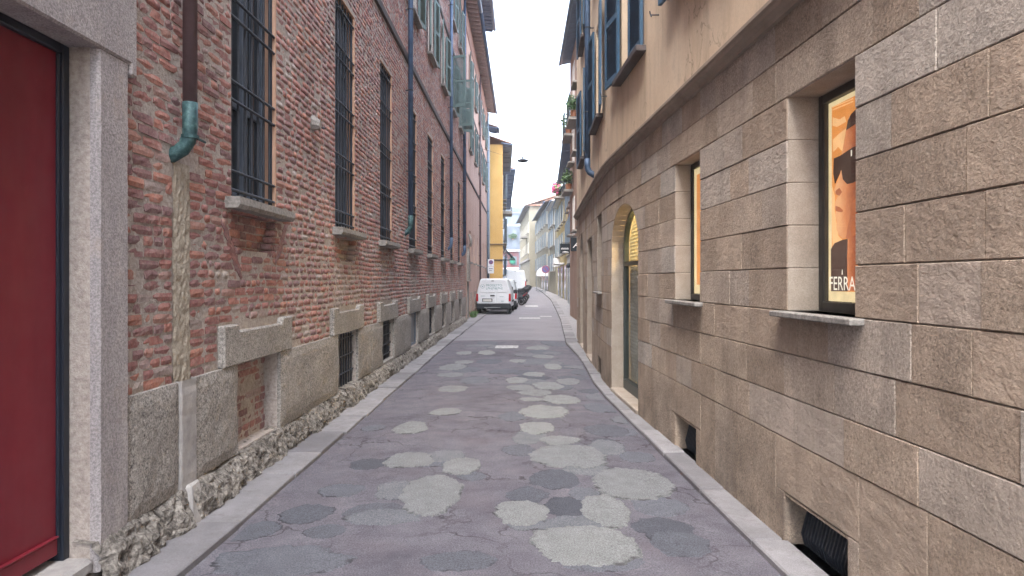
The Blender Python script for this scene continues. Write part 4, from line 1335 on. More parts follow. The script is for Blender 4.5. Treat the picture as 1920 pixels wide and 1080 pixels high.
# vents
for i, (a, b, c, d) in enumerate(vents):
    mb = MB(); mb.pbox(PR, a, b, -.34, -.003, .0, c); vt = SB.part('vent', mb, 'ashlar', color=.5)
    mb = MB(); mb.pbox(PR, a - .02, b + .02, -.33, -.30, c - .02, d + .02); SB.part('dark_back', mb, 'mesh_dark', vt)
    mb = MB(); mb.pbox(PR, a - .015, a + .01, -.3, -.004, c, d); mb.pbox(PR, b - .01, b + .015, -.3, -.004, c, d); mb.pbox(PR, a, b, -.3, -.004, d, d + .012); SB.part('vent_lining', mb, 'ashlar', vt, color=.35)
    nb_ = int((b - a) / .036)
    for k in range(nb_ + 1):
        yy = a + (b - a) * k / nb_
        mb = MB(); pts = []
        for s in range(5):
            zz = c + (d - c) * s / 4; bow = .02 * math.sin(s * math.pi / 2)
            pts.append([PR(yy - .004, -.15 + bow, zz), PR(yy + .010, -.15 + bow, zz), PR(yy + .010, -.115 + bow, zz), PR(yy - .004, -.115 + bow, zz)])
        mb.loft(pts); SB.part('bar', mb, 'iron', vt)
# arched doors
for ai, A in enumerate(ARCH):
    a, b, c, sp, ry = A; a += .004; b -= .004; ry -= .004; r_ = (b - a) / 2; m_ = (a + b) / 2; NA = 20
    prof = [(b, 0), *[(b, z) for z in ZC[1:] if z < sp]] + [(m_ + r_ * math.cos(R(180 * k / NA)), sp + ry * math.sin(R(180 * k / NA))) for k in range(NA + 1)] + [(a, z) for z in ZC[::-1] if 0 < z < sp] + [(a, 0)]
    mb = MB()
    for p, q in zip(prof, prof[1:]):
        da = (Vector(q) - Vector(p)); 
        if da.length < .01: continue
        g = da.normalized() * .0022
        p2, q2 = (p[0] + g.x, p[1] + g.y), (q[0] - g.x, q[1] - g.y)
        mb.add([PR(p2[0], -.004, p2[1]), PR(q2[0], -.004, q2[1]), PR(q2[0], -.25, q2[1]), PR(p2[0], -.25, p2[1])], [(0, 1, 2, 3)])
    dw = SB.part('doorway', mb, 'jamb', normals=False)
    for nm, wdt, o0, o1, mat in (('frame', .06, -.25, -.175, 'green_frame'),):
        mb = MB()
        pin = [(m_ + (p[0] - m_) * (1 - wdt / r_), p[1] if p[1] <= sp else sp + (p[1] - sp) * (1 - wdt / r_)) for p in prof]
        for k in range(len(prof) - 1): mb.prism([prof[k], prof[k + 1], pin[k + 1], pin[k]], PR, o0, o1)
        mb.pbox(PR, a + .05, b - .05, -.25, -.165, 1.89, 1.95); mb.pbox(PR, a + .05, b - .05, -.25, -.17, .10, .24)
        SB.part(nm, mb, mat, dw)
    mb = MB(); mb.prism([(a + .03, .2), (b - .03, .2), (b - .03, sp)] + [(m_ + (r_ - .03) * math.cos(R(180 * k / NA)), sp + (ry - .03) * math.sin(R(180 * k / NA))) for k in range(1, NA)] + [(a + .03, sp)], PR, -.21, -.205)
    SB.part('pane', mb, 'clear', dw)
    mb = MB(); mb.pbox(PR, a, b, -.42, .02, .0, .10); SB.part('threshold', mb, 'jamb', dw, bevel=.01)
    # rolling lattice behind the glass
    mb = MB()
    step = .10
    def lat(s, sgn):
        pts = []
        for k in range(0, 61):
            yy = a + .04 + (b - a - .08) * k / 60
            zz = s + sgn * (yy - a) * 1.0
            topz = sp + (ry - .04) * math.sqrt(max(0, 1 - ((yy - m_) / r_) ** 2))
            if .2 < zz < topz: pts.append(PR(yy, -.265 - .004 * (sgn > 0), zz))
            elif len(pts) > 1: mb.tube(pts[::max(1, len(pts) // 3)] + [pts[-1]], .008, 4, cap=False); pts = []
            else: pts = []
        if len(pts) > 1: mb.tube([pts[0], pts[len(pts) // 2], pts[-1]] if len(pts) > 2 else pts, .008, 4, cap=False)
    s = -1.0
    while s < 4.2:
        lat(s, 1); lat(s, -1); s += step
    if ai == 0:
        o = SB.part('lattice', mb, 'grey_panel', dw, normals=False); o['kind'] = 'stuff'
    mb = MB(); mb.pbox(PR, a + .45, b - .05, -.30, -.285, .24, 1.88); SB.part('door_blind', mb, 'grey_panel', dw)
    # shop interior
    mb = MB()
    mb.pbox(PR, a - .5, b + .6, -1.3, -1.2, .05, 3.0); mb.pbox(PR, a - .6, a - .5, -1.3, -.30, .05, 3.0); mb.pbox(PR, b + .5, b + .6, -1.3, -.30, .05, 3.0)
    mb.pbox(PR, a - .5, b + .5, -1.2, -.30, 3.0, 3.05); mb.pbox(PR, a - .5, b + .5, -1.2, -.30, .05, .1)
    SB.part('shop_interior', mb, 'shopwall', dw)
    mb = MB(); mb.pbox(PR, m_ - .2, b + .2, -1.15, -.8, .1, 1.0); mb.pbox(PR, m_ - .25, b + .25, -1.18, -.76, 1.0, 1.04); SB.part('counter', mb, 'eave_wood', dw)
lamp = bpy.data.lights.new('shop_lamp', 'POINT'); lamp.energy = 32; lamp.color = (1, .74, .36); lamp.shadow_soft_size = .15
lo = bpy.data.objects.new('shop_lamp', lamp); COL.objects.link(lo); lo.location = PR(9.7, -.85, 2.75); lo['kind'] = 'structure'
# rectangular door further on
a, b, c, d = doors[0]
mb = MB(); mb.pbox(PR, b - .004, b + .05, -.34, -.006, 0, d); mb.pbox(PR, a - .05, a + .004, -.34, -.006, 0, d); mb.pbox(PR, a, b, -.34, -.006, d - .004, d + .05); dw = SB.part('doorway', mb, 'jamb')
mb = MB(); mb.pbox(PR, a, b, -.34, -.28, .0, d); SB.part('door', mb, 'eave_wood', dw)
mb = MB(); mb.pbox(PR, a, b, -.28, .02, 0, .1); SB.part('threshold', mb, 'jamb', dw)
# cornice band
prof = [(0, ZTOP - .02), (.03, ZTOP - .02), (.035, ZTOP + .01), (.075, ZTOP + .025), (.08, ZTOP + .05), (.10, ZTOP + .06), (.10, ZTOP + .085), (.03, ZTOP + .125), (-.1, ZTOP + .13), (-.1, ZTOP - .02)]
mb = MB(); rows = []
y = S0
while y < S1 + .01:
    rows.append([PR(y, o_, z_) for o_, z_ in prof]); y += .3
rows.append([PR(S1 + .05, o_, z_) for o_, z_ in prof])
mb.loft(rows); SB.part('cornice', mb, 'cornice_stone')
# plaster upper floors
uw1 = [(2.0, 3.25, 4.41, 6.2), (5.1, 6.35, 4.41, 6.2), (8.12, 9.42, 4.41, 6.2), (11.4, 12.6, 4.41, 6.2), (15.3, 16.5, 4.41, 6.2)]
uw2 = [(a, b, 7.1, 8.8) for a, b, _, _ in uw1]
SB.part('upper_wall', wall_mesh(PR, S0, S1, ZTOP + .1, 9.6, uw1 + uw2, .3, ystep=.6), 'ochre_plaster', normals=False)
mb = MB(); rows = []
for k in range(41):
    yy = S0 + (S1 - S0) * k / 40; rows.append([PR(yy, -.30, ZTOP), PR(yy, -.31, 9.6)])
mb.loft(rows, cap=False, closed=False); SB.part('inner_lining', mb, 'mesh_dark')
angs = [(4, 5), (4, 7), (None, 7), (4, 6), (4, 5)]
for (a, b, c, d), (s1, s2) in zip(uw1, angs): upper_window(SB, PR, a, b, c, d, 'blue_shutter', 'white_render', s1, s2, sill='lead_trim', pane='pane_pale', sw=.6)
# one leaf pulled to
shutter(SB, PR, 8.14, 4.43, 6.2, .6, 2, 1, 'blue_shutter', o0=.01)
for a, b, c, d in uw2: upper_window(SB, PR, a, b, c, d, 'blue_shutter', 'white_render', 5, 5, sill='lead_trim', pane='pane_pale', sw=.6)
for (a, b, c, d) in uw1:
    for yy in (a - .68, b + .68):
        mb = MB(); mb.tube([PR(yy, -.01, c + .12), PR(yy, .09, c + .12), PR(yy, .10, c + .16)], .008, 5); mb.tube([PR(yy - .03, .09, c + .09), PR(yy + .03, .09, c + .15)], .007, 5)
        SB.part('shutter_stay', mb, 'iron')
drainpipe(SB, PR, 13.15, 3.62, 9.5, .055, 'blue_pipe', elbow_len=.35, o=.12)
ev_mb = MB(); rows = []
for k in range(41):
    yy = S0 + (S1 - S0) * k / 40; rows.append([PR(yy, -.1, 9.7), PR(yy, .55, 9.6), PR(yy, .55, 9.68), PR(yy, -5, 11.4), PR(yy, -5, 11.3)])
ev_mb.loft(rows); SB.part('roof', ev_mb, 'roof_tile')

# ---- poster in the window
def poster_uv(px, py, d):
    k = (px - VX) / F
    Y = (1.891 + d) / (k + .056)
    return Y, EYE + (VY - py) / F * Y
PO = Thing('poster', 'large backlit orange poster of a face in dark sunglasses behind the shop window', 'poster', PR(3.9, -.235, 1.55))
PD = .235
Pp = lambda y, o, z: PR(y, o, z)
def flat(name, pts, lay, mat, parent=None, world=False):
    q = pts if world else [poster_uv(px, py, PD) for px, py in pts]
    mb = MB(); mb.prism(q, PR, -PD - .006, -PD + lay * .0012)
    return PO.part(name, mb, mat, parent)
bp = flat('poster_board', [(3.575, 1.555), (4.262, 1.555), (4.262, 2.79), (3.575, 2.79)], 0, 'print_cream', None, True)
yl = poster_uv(1560, 400, PD)[0]; zb = poster_uv(1560, 546, PD)[1]
flat('print', [(3.63, zb), (yl, zb), (yl, 2.735), (3.63, 2.735)], 1, 'print_orange', bp, True)
flat('cloud', [(1562, 262), (1575, 250), (1588, 240), (1586, 262), (1580, 284), (1572, 275), (1563, 285)], 2, 'print_cloud', bp)
flat('cloud', [(1562, 220), (1575, 224), (1584, 218), (1587, 228), (1570, 238), (1562, 236)], 2, 'print_cloud', bp)
flat('cloud', [(1561, 350), (1566, 368), (1565, 392), (1569, 420), (1572, 442), (1580, 450), (1562, 462), (1560, 400)], 2, 'print_cloud', bp)
fz = [poster_uv(*p, PD) for p in [(1605, 439), (1592, 447), (1581, 447), (1573, 440), (1569, 428), (1570, 414), (1567, 405), (1568, 396), (1566, 387), (1567, 378), (1573, 367), (1567, 363), (1565, 355), (1573, 338), (1578, 318), (1578, 300), (1581, 280), (1588, 240), (1600, 222)]]
flat('face', fz + [(3.72, 2.72), (3.66, 2.4), (3.70, 2.0)], 3, 'print_skin', bp, True)
flat('cheek_shade', [(1605, 452), (1588, 447), (1590, 430), (1596, 405), (1598, 380), (1606, 372)], 4, 'print_skin_dark', bp)
flat('lips', [(1568, 386), (1575, 388), (1582, 394), (1580, 398), (1573, 397), (1568, 395)], 4, 'print_skin_dark', bp)
flat('nostril', [(1568, 358), (1575, 352), (1580, 360), (1575, 367), (1568, 364)], 4, 'print_skin_dark', bp)
hz = [poster_uv(*p, PD) for p in [(1588, 244), (1591, 226), (1597, 214), (1607, 204)]]
flat('hair', [hz[0], hz[1], hz[2], hz[3], (3.70, 2.72), (3.62, 2.4), (3.66, 2.3), (3.75, 2.5), poster_uv(1606, 232, PD)], 4, 'print_dark', bp, True)
gz = [poster_uv(*p, PD) for p in [(1601, 276), (1577, 292), (1565, 297), (1564, 325), (1567, 344), (1579, 317), (1582, 336), (1590, 345), (1600, 343)]]
flat('sunglasses', gz + [(3.80, 2.27), (3.72, 2.40), (3.72, 2.45)], 5, 'print_dark', bp, True)
flat('lens_glint', [(1597.5, 282), (1599.5, 281), (1599.5, 292), (1597.5, 293)], 6, 'print_white', bp)
nz_ = [poster_uv(*p, PD) for p in [(1606, 440), (1592, 447), (1590, 480), (1591, 545), (1607, 545)]]
flat('neck', nz_, 4, 'print_skin', bp, True)
flat('shirt', [poster_uv(*p, PD) for p in [(1590, 448), (1581, 450), (1567, 456), (1560, 467), (1560.5, 546), (1590, 546), (1589, 500)]], 6, 'print_shirt', bp, True)
flat('shirt', [(3.89, zb), (3.62, zb), (3.62, 1.9), (3.86, 1.95)], 6, 'print_shirt', bp, True)
zt0, zt1 = 1.585 + .045, 0
tl = poster_uv(1557, 544, PD); tr_ = poster_uv(1603, 544, PD)
wide = tl[0] - tr_[0]
def tfn(scale):
    return lambda x, y_, wd: PR(tl[0] - .012 - x * scale, -PD + .011, zb + .004 + y_ * 1.0)
probe = text_mb('FERRA', .1, lambda x, y_, wd: (x, y_, 0))
w5 = max(p[0] for p in probe.v); h5 = max(p[1] for p in probe.v)
sc_ = (wide + .014) / w5; szz = .080 / h5
PO.part('lettering', text_mb('FERRAGAMO', .1, lambda x, y_, wd: PR(tl[0] - .012 - x * sc_, -PD + .011, zb + .008 + y_ * szz)), 'print_white', bp, normals=False)
a_y = tl[0] - .012 - w5 * sc_ * .5
flat('accent', [(a_y, 1.715), (a_y + .008, 1.715), (a_y + .003, 1.745)], 8, 'print_white', bp, True)
for k in range(2): flat('small_print', [(1562, 200 + 5 * k), (1600, 184 + 5 * k), (1600, 186 + 5 * k), (1562, 202 + 5 * k)], 3, 'print_cloud', bp)
PO2 = Thing('poster', 'plain backlit orange poster with cream border in the window beside the arched door', 'poster', PR(6.4, -.235, 1.55))
mb = MB(); mb.pbox(PR, 6.08, 6.797, -.20, -.18, 1.555, 2.79); b2 = PO2.part('poster_board', mb, 'print_cream')
mb = MB(); mb.pbox(PR, 6.15, 6.70, -.181, -.177, 1.64, 2.70); PO2.part('print', mb, 'print_orange', b2)

# ================================================================== RIGHT: BUILDINGS BEYOND
def street_house(name, label, p0, p1, H, mat, rows, ncol, ww, smat, eave_mat='eave_wood', over=.45, side=1, depth=8, s0=1.0, roofmat='roof_tile', shut=3, wz=1.6):
    T = Thing(name, label, 'building', (p0[0], p0[1], 0))
    slanted(T, p0, p1, -.2, H, depth, side, mat)
    P, L = seg_P(p0, p1, side)
    seg_eave(T, p0, p1, H, over, side, eave_mat, roofmat=roofmat)
    P2 = lambda s, o, z: P(s, o + .16, z)
    for r_ in rows:
        for k in range(ncol):
            s = s0 + (L - 2 * s0) * (k + .5) / ncol
            upper_window(T, P2, s - ww / 2, s + ww / 2, r_, r_ + wz, smat, 'white_render', shut, shut)
    return T, P, L
T6, P6, L6 = street_house('balcony_building', 'brown house with planted balconies just past the stone building', (2.2, 19.1), (2.2, 31.5), 11.5, 'brown_plaster', (3.6, 6.6, 9.2), 4, 1.0, 'greyblue_shutter', 'eave_blue', .40, shut=None)
for s, z in ((10.6, 8.0), (10.6, 5.6), (7.6, 8.0)):
    mb = MB(); mb.pbox(P6, s, s + 1.8, 0, .38, z - .1, z); bl = T6.part('balcony', mb, 'sill')
    mb = MB()
    for k in range(10): mb.pbox(P6, s + .02 + .19 * k, s + .04 + .19 * k, .34, .36, z, z + .9)
    mb.pbox(P6, s, s + 1.8, .335, .365, z + .9, z + .93); T6.part('railing', mb, 'iron', bl)
T5, P5, L5 = street_house('rust_house', 'rust red house with a low eave beside the pavement corner', (2.72, 32.0), (3.28, 49.5), 8.6, 'rust_plaster', (3.9, 6.3), 5, 1.0, 'greyblue_shutter', 'eave_blue', .65)
mb = MB(); mb.pbox(P5, 0, L5, .0, .05, -.1, 3.3); T5.part('ground_floor', mb, 'grey_plaster')
for k in range(4):
    mb = MB(); mb.pbox(P5, 1 + 4.2 * k, 2.6 + 4.2 * k, .05, .08, .1, 2.7); T5.part('shop_window', mb, 'pane_pale')
mb = MB(); mb.pbox(P5, -3, L5, .03, .12, 3.3, 3.42); T5.part('ledge', mb, 'sill')
T4, P4, L4 = street_house('pale_yellow_house', 'pale yellow house with blue grey shutters and small ledges', (3.30, 49.7), (3.22, 63.5), 8.3, 'pale_yellow_plaster', (3.7, 6.1), 4, 1.0, 'greyblue_shutter', 'white_render', .4)
for k in range(3):
    mb = MB(); mb.pbox(P4, 1.2 + 4.2 * k, 3.4 + 4.2 * k, 0, .03, .2, 2.8); T4.part('shop_window', mb, 'pane_pale')
mb = MB(); mb.pbox(P4, 3.5, 8.5, 0, .7, 2.95, 3.05); mb.pbox(P4, 9.5, 10.3, 0, .5, 2.9, 3.6); T4.part('shop_canopy', mb, 'awning_white')
T3, P3, L3 = street_house('grey_shutter_house', 'narrow cream house with tall blue grey shutters', (3.2, 63.7), (2.95, 73.5), 9.0, 'cream_plaster', (2.6, 5.0, 7.0), 3, .9, 'greyblue_shutter', 'white_render', .45)
T2, P2_, L2 = street_house('shuttered_terrace', 'long grey cream terrace with closed rows of blue shutters', (2.93, 73.7), (2.05, 97.0), 10.0, 'cream_plaster', (3.0, 5.4, 7.9), 6, .95, 'greyblue_shutter', 'lead_trim', .5)
for k in range(5):
    mb = MB(); mb.pbox(P2_, 1.5 + 4.2 * k, 3.4 + 4.2 * k, 0, .03, .6, 3.2); T2.part('shop_window', mb, 'pane')
T1, P1, L1 = street_house('cream_palazzo', 'cream palazzo with a projecting corner and dark tiled hipped roof', (1.15, 98.0), (-.25, 128.0), 12.2, 'palazzo_plaster', (5.6, 8.6), 8, 1.2, 'grey_panel', 'lead_trim', .7, shut=None)
mb = MB(); mb.pbox(P1, -.1, L1, 0, .18, 4.6, 4.9); T1.part('string_course', mb, 'sill')
for s in range(9):
    mb = MB(); mb.pbox(P1, .3 + 3.6 * s, .6 + 3.6 * s, 0, .1, 4.9, 11.9); T1.part('pilaster', mb, 'cream_plaster')
mb = MB(); mb.pbox(P1, 5.5, 8.5, 0, 1.0, 8.1, 8.3); mb.pbox(P1, 5.5, 8.5, .9, 1.0, 8.3, 9.1); T1.part('balcony', mb, 'sill')
mb = MB(); mb.add([(1.0, 97.6, 12.25), (7.5, 97.6, 12.25), (7.5, 128, 12.25), (-.5, 128, 12.25), (4.5, 103, 14.6), (3.5, 122, 14.6)], [(0, 1, 4), (1, 2, 5, 4), (2, 3, 5), (3, 0, 4, 5)]); T1.part('hipped_roof', mb, 'roof_tile')
mb = MB(); mb.box(2.2, 2.9, 97.7, 97.95, 10.6, 11.1); T1.part('vent_window', mb, 'pane')

# end of the street
EB = Thing('end_building', 'tall blue grey block closing the street with a rose lower facade', 'building', (0, 150, 0))
def eb(name, x0, x1, y0, z0, z1, mat, parent=None): mb_ = MB(); mb_.box(x0, x1, y0, 165, z0, z1); return EB.part(name, mb_, mat, parent)
eb('lower_wall', -14, 12, 150, -.2, 8.0, 'rose_plaster'); eb('cornice', -14, 12, 149.5, 8.0, 8.35, 'white_render')
eb('corner_pier', -.6, 1.6, 149.4, -.2, 8.0, 'bluegrey_plaster'); eb('band', -14, -.6, 149.8, 4.1, 4.45, 'white_render'); eb('band', -14, -.6, 149.8, 1.3, 1.7, 'bluegrey_plaster')
eb('middle_wall', -14, 12, 151, 8.35, 13.6, 'bluegrey_plaster'); eb('upper_wall', -14, 12, 152, 13.6, 16.6, 'whiteblue_plaster'); eb('attic_wall', -14, 12, 154, 16.6, 18.0, 'whiteblue_plaster')
eb('parapet', -14, 12, 151.4, 13.6, 13.9, 'white_render'); eb('parapet', -14, 12, 151.8, 16.4, 16.6, 'grey_panel')
for z0, yy, hh in ((14.3, 151.9, 1.2), (16.9, 153.9, .7), (9.0, 150.9, 1.6), (11.4, 150.9, 1.4)):
    for k in range(9):
        x0 = -12 + 2.0 * k + (.3 if z0 > 16 else 0)
        mb = MB(); mb.box(x0, x0 + .9, yy, yy + .06, z0, z0 + hh); EB.part('window', mb, 'pane_pale')
for z0 in (5.0, 2.1):
    for k in range(5):
        x0 = -10.2 + 2.05 * k
        mb = MB(); mb.box(x0, x0 + 1.0, 149.9, 149.99, z0, z0 + 1.9); wn = EB.part('window', mb, 'pane_pale')
for z0 in (5.2, 2.2):
    o = MB(); o.loft([[(-1.95 + .62 * q * math.cos(s), 149.7 - .25 * math.sin(s) * q, z0 + zz) for s in [math.pi * 2 * k / 10 for k in range(10)]] for q, zz in ((.5, 0), (1, .2), (1.1, .7), (.9, 1.3), (.4, 1.6))])
    EB.part('window_awning', o, 'green_fabric', smooth=True)
# side screens: houses behind so that no void shows between facades
mb = MB(); mb.box(-60, -11.5, 60, 160, -.2, 9.5)
solo('rear_block', mb, 'cream_plaster', 'plain cream block standing behind the street on the far side of the yellow house', 'building')

# ================================================================== SMALL THINGS
lf = random.Random(77)
def foliage(mb, c, r, n, size):
    for _ in range(n):
        d = Vector((lf.gauss(0, 1), lf.gauss(0, 1), lf.gauss(0, 1))).normalized() * (lf.random() ** .4)
        p = Vector((c[0] + d.x * r[0], c[1] + d.y * r[1], c[2] + d.z * r[2]))
        a = Vector((lf.gauss(0, 1), lf.gauss(0, 1), lf.gauss(0, 1))).normalized() * size; b_ = a.orthogonal().normalized() * size * .6
        mb.add([p - a, p + b_, p + a, p - b_], [(0, 1, 2, 3)])
def plant(name, label, x, y, z, r, mat='leaf', n=160, flower=None, size=.07, group=None):
    T = Thing(name, label, 'plant', (x, y, z), group)
    mb = MB(); mb.loft([[(x + q * math.cos(s), y + q * math.sin(s), z + h) for s in [2 * math.pi * k / 10 for k in range(10)]] for q, h in ((.11, 0), (.14, .2), (.15, .22))]); T.part('pot', mb, 'terracotta')
    mb = MB(); foliage(mb, (x, y, z + .22 + r[2] * .8), r, n, size); o = T.part('foliage', mb, mat, normals=False)
    if flower:
        mb = MB(); foliage(mb, (x - .1, y, z + .2 + r[2] * .7), (r[0] * .9, r[1] * .9, r[2] * .8), n, size); T.part('blossom', mb, flower, normals=False)
plant('potted_plant', 'leafy green pot plant on the upper balcony of the brown house', 2.02, 29.9, 8.02, (.32, .4, .4))
plant('potted_plant', 'trailing pale green plant on the lower balcony of the brown house', 2.02, 29.9, 5.62, (.30, .4, .35), 'leaf_pale')
plant('potted_plant', 'dark bushy plant on the balcony nearer the stone building', 2.02, 26.8, 8.02, (.30, .4, .35))
plant('flowering_plant', 'bush with bright pink blossom above the pale yellow house', 2.68, 51.6, 7.9, (.42, .6, .62), 'leaf_pale', 220, 'flower_pink', .11)
mb = MB(); mb.box(2.45, 3.3, 51.0, 52.2, 7.78, 7.9); T4.part('flower_ledge', mb, 'sill')
plant('roof_plant', 'green bush on the middle terrace of the end building', -1.9, 150.7, 10.6, (1.0, .5, .6), 'leaf', 260, None, .18)
mb = MB()
for _ in range(70):
    bx, by = -2.16 + lf.uniform(-.06, .1), 30.9 + lf.uniform(-.5, .5); h = lf.uniform(.1, .34)
    tx, ty = bx + lf.uniform(-.1, .12), by + lf.uniform(-.12, .12)
    mb.add([(bx - .012, by, .04), (bx + .012, by, .04), (tx + .02, ty, .04 + h * .7), (tx, ty, .04 + h), (tx - .02, ty, .04 + h * .7)], [(0, 1, 2, 3, 4)])
solo('weed_tuft', mb, 'leaf_pale', 'tuft of green weeds at the wall foot behind the white van', 'weeds', loc=(-2.15, 30.9, .05))

# hanging street lamp on a wire
LP = Thing('hanging_lamp', 'dark disc street lamp hung on a wire across the street', 'street lamp', (.06, 36.0, 8.1))
cx, cy, cz = .06, 36.0, 7.9
mb = MB(); mb.loft([[(cx + q * math.cos(s), cy + q * math.sin(s), cz + h) for s in [2 * math.pi * k / 20 for k in range(20)]] for q, h in ((.12, -.08), (.27, -.04), (.31, .0), (.27, .04), (.13, .09), (.05, .12), (.04, .24))]); LP.part('lamp_head', mb, 'iron', smooth=True)
mb = MB(); mb.tube([(XL, 36, 8.6), (-1.0, 36, 8.2), (cx, 36, cz + .2), (1.4, 36, 8.15), (2.8, 36, 8.45)], .006, 5); LP.part('wire', mb, 'iron')

# no parking board on the left
SN = Thing('parking_sign', 'white board with a round no parking disc beside the yellow wall', 'sign', (-1.95, 44.6, 0))
mb = MB(); mb.tube([(-2.13, 44.65, .0), (-2.13, 44.65, 3.1)], .03, 8); SN.part('pole', mb, 'iron')
mb = MB(); mb.box(-2.17, -1.78, 44.60, 44.62, 2.58, 3.05); mb.box(-2.17, -1.78, 44.60, 44.62, 2.14, 2.565); bd = SN.part('board', mb, 'sign_white')
fl = lambda cx, cz: (lambda a, b: (a, 44.594, b))
mb = MB(); mb.add(ring(lambda a, b: (a, 44.595, b), -1.97, 2.86, .14, 20), [tuple(range(20))]); SN.part('red_disc', mb, 'sign_red', bd)
mb = MB(); mb.add(ring(lambda a, b: (a, 44.592, b), -1.97, 2.86, .10, 20), [tuple(range(20))]); SN.part('blue_disc', mb, 'sign_blue', bd)
mb = MB(); mb.add([(-2.05, 44.589, 2.92), (-2.03, 44.589, 2.94), (-1.89, 44.589, 2.80), (-1.91, 44.589, 2.78)], [(0, 1, 2, 3)]); SN.part('red_bar', mb, 'sign_red', bd)
mb = MB(); mb.box(-2.1, -1.86, 44.594, 44.598, 2.42, 2.46); mb.box(-2.1, -1.9, 44.594, 44.598, 2.30, 2.33); mb.box(-1.98, -1.96, 44.594, 44.598, 2.61, 2.70); SN.part('print_lines', mb, 'sign_black', bd)

# round no-parking sign on the right pavement
RS = Thing('round_sign', 'round blue and red no parking sign on a pole by the white awning', 'sign', (2.42, 70, ground_z(70)))
gz70 = ground_z(70)
mb = MB(); mb.tube([(2.42, 70, gz70), (2.42, 70, gz70 + 2.75)], .03, 8); RS.part('pole', mb, 'grey_panel')
zc = gz70 + 2.45
mb = MB(); mb.add(ring(lambda a, b: (a, 69.95, b), 2.42, zc, .40, 24) + ring(lambda a, b: (a, 69.97, b), 2.42, zc, .40, 24), [tuple(range(24)), tuple(range(24, 48))] + [(k, (k + 1) % 24, 24 + (k + 1) % 24, 24 + k) for k in range(24)]); ds = RS.part('disc', mb, 'sign_red')
mb = MB(); mb.add(ring(lambda a, b: (a, 69.946, b), 2.42, zc, .30, 24), [tuple(range(24))]); RS.part('blue_disc', mb, 'sign_blue', ds)
mb = MB(); mb.add([(2.2, 69.943, zc + .18), (2.26, 69.943, zc + .24), (2.64, 69.943, zc - .18), (2.58, 69.943, zc - .24)], [(0, 1, 2, 3)]); RS.part('red_bar', mb, 'sign_red', ds)

# domed white awning with side curtains
AW = Thing('domed_awning', 'white domed shop awning over the terrace pavement', 'awning', (2.3, 76, ground_z(76)))
g0 = ground_z(76)
mb = MB(); rows = []
for k in range(9):
    a_ = math.pi * .5 * k / 8
    rows.append([(2.95 - 1.35 * math.sin(a_) , 75.0 + 2.6 * j / 6 , g0 + 1.9 + 1.0 * math.cos(a_)) for j in range(7)])
mb.loft(rows, cap=False, closed=False)
mb.add([(2.95, 75.0, g0 + 1.9)] + [rows[k][0] for k in range(9)], [(0, k + 1, k + 2) for k in range(8)])
mb.add([(1.6, 75, g0 + 1.9), (1.6, 77.6, g0 + 1.9), (1.6, 77.6, g0 + 1.72), (1.6, 75, g0 + 1.72)], [(0, 1, 2, 3)]); mb.add([(1.6, 75, g0 + 1.9), (2.95, 75, g0 + 1.9), (2.95, 75, g0 + 1.72), (1.6, 75, g0 + 1.72)], [(0, 1, 2, 3)])
AW.part('canopy', mb, 'awning_white', normals=False)
for x_, y_ in ((1.62, 75.02), (2.3, 75.02), (1.62, 77.5)):
    mb = MB(); mb.tube([(x_, y_, g0 + .1), (x_, y_, g0 + 1.9)], .025, 6); AW.part('post', mb, 'grey_panel')

# hanging black shop signs
def hang_sign(label, x0, x1, y, z0, z1, glyph, xw):
    T = Thing('shop_sign', label, 'sign', ((x0 + x1) / 2, y, z0))
    mb = MB(); mb.box(x0, x1, y - .03, y + .03, z0, z1); b_ = T.part('board', mb, 'sign_black', bevel=.005)
    mb = MB(); mb.tube([(x0 + .05, y, z1 + .04), (xw, y, z1 + .04)], .015, 6); mb.tube([(x0 + .08, y, z1), (x0 + .08, y, z1 + .04)], .01, 5); mb.tube([(x1 - .08, y, z1), (x1 - .08, y, z1 + .04)], .01, 5); T.part('bracket', mb, 'iron')
    mb = MB()
    for q in glyph: mb.add([(x0 + (x1 - x0) * a, y - .034, z0 + (z1 - z0) * b) for a, b in q], [tuple(range(len(q)))])
    T.part('lettering', mb, 'letter_white', b_, normals=False)
g1 = [[(.12 + .11 * k, .42), (.18 + .11 * k, .40), (.20 + .11 * k, .55 + .06 * (k % 2)), (.13 + .11 * k, .58)] for k in range(7)] + [[(.2, .12), (.9, .10), (.85, .18), (.5, .24), (.25, .17)]]
g2 = [[(.2, .25), (.32, .25), (.98, .85), (.9, .85)], [(.86, .2), (.96, .2), (.99, .85), (.9, .85)], [(.45, .38), (.9, .38), (.9, .46), (.52, .46)]]
hang_sign('small black hanging shop sign with two lines of white lettering', 1.95, 2.45, 35.2, 3.05, 3.55, g1, 2.82)
hang_sign('larger black hanging sign with a white letter A near the stone building', 1.84, 2.20, 26.0, 2.78, 3.30, g2, 2.22)
# wall lamp arm below the signs
WL = Thing('wall_lamp', 'slim dark bracket lamp on the rust house under the black signs', 'lamp', (2.7, 34, 2.4))
mb = MB(); mb.tube([(2.75, 34, 2.2), (2.5, 34, 2.55), (2.3, 34, 2.5)], .02, 6); WL.part('arm', mb, 'iron')
mb = MB(); mb.loft([[(2.28 + q * math.cos(s), 34 + q * math.sin(s), 2.5 + h) for s in [2 * math.pi * k / 10 for k in range(10)]] for q, h in ((.09, -.2), (.1, -.05), (.03, .02))]); WL.part('shade', mb, 'iron')

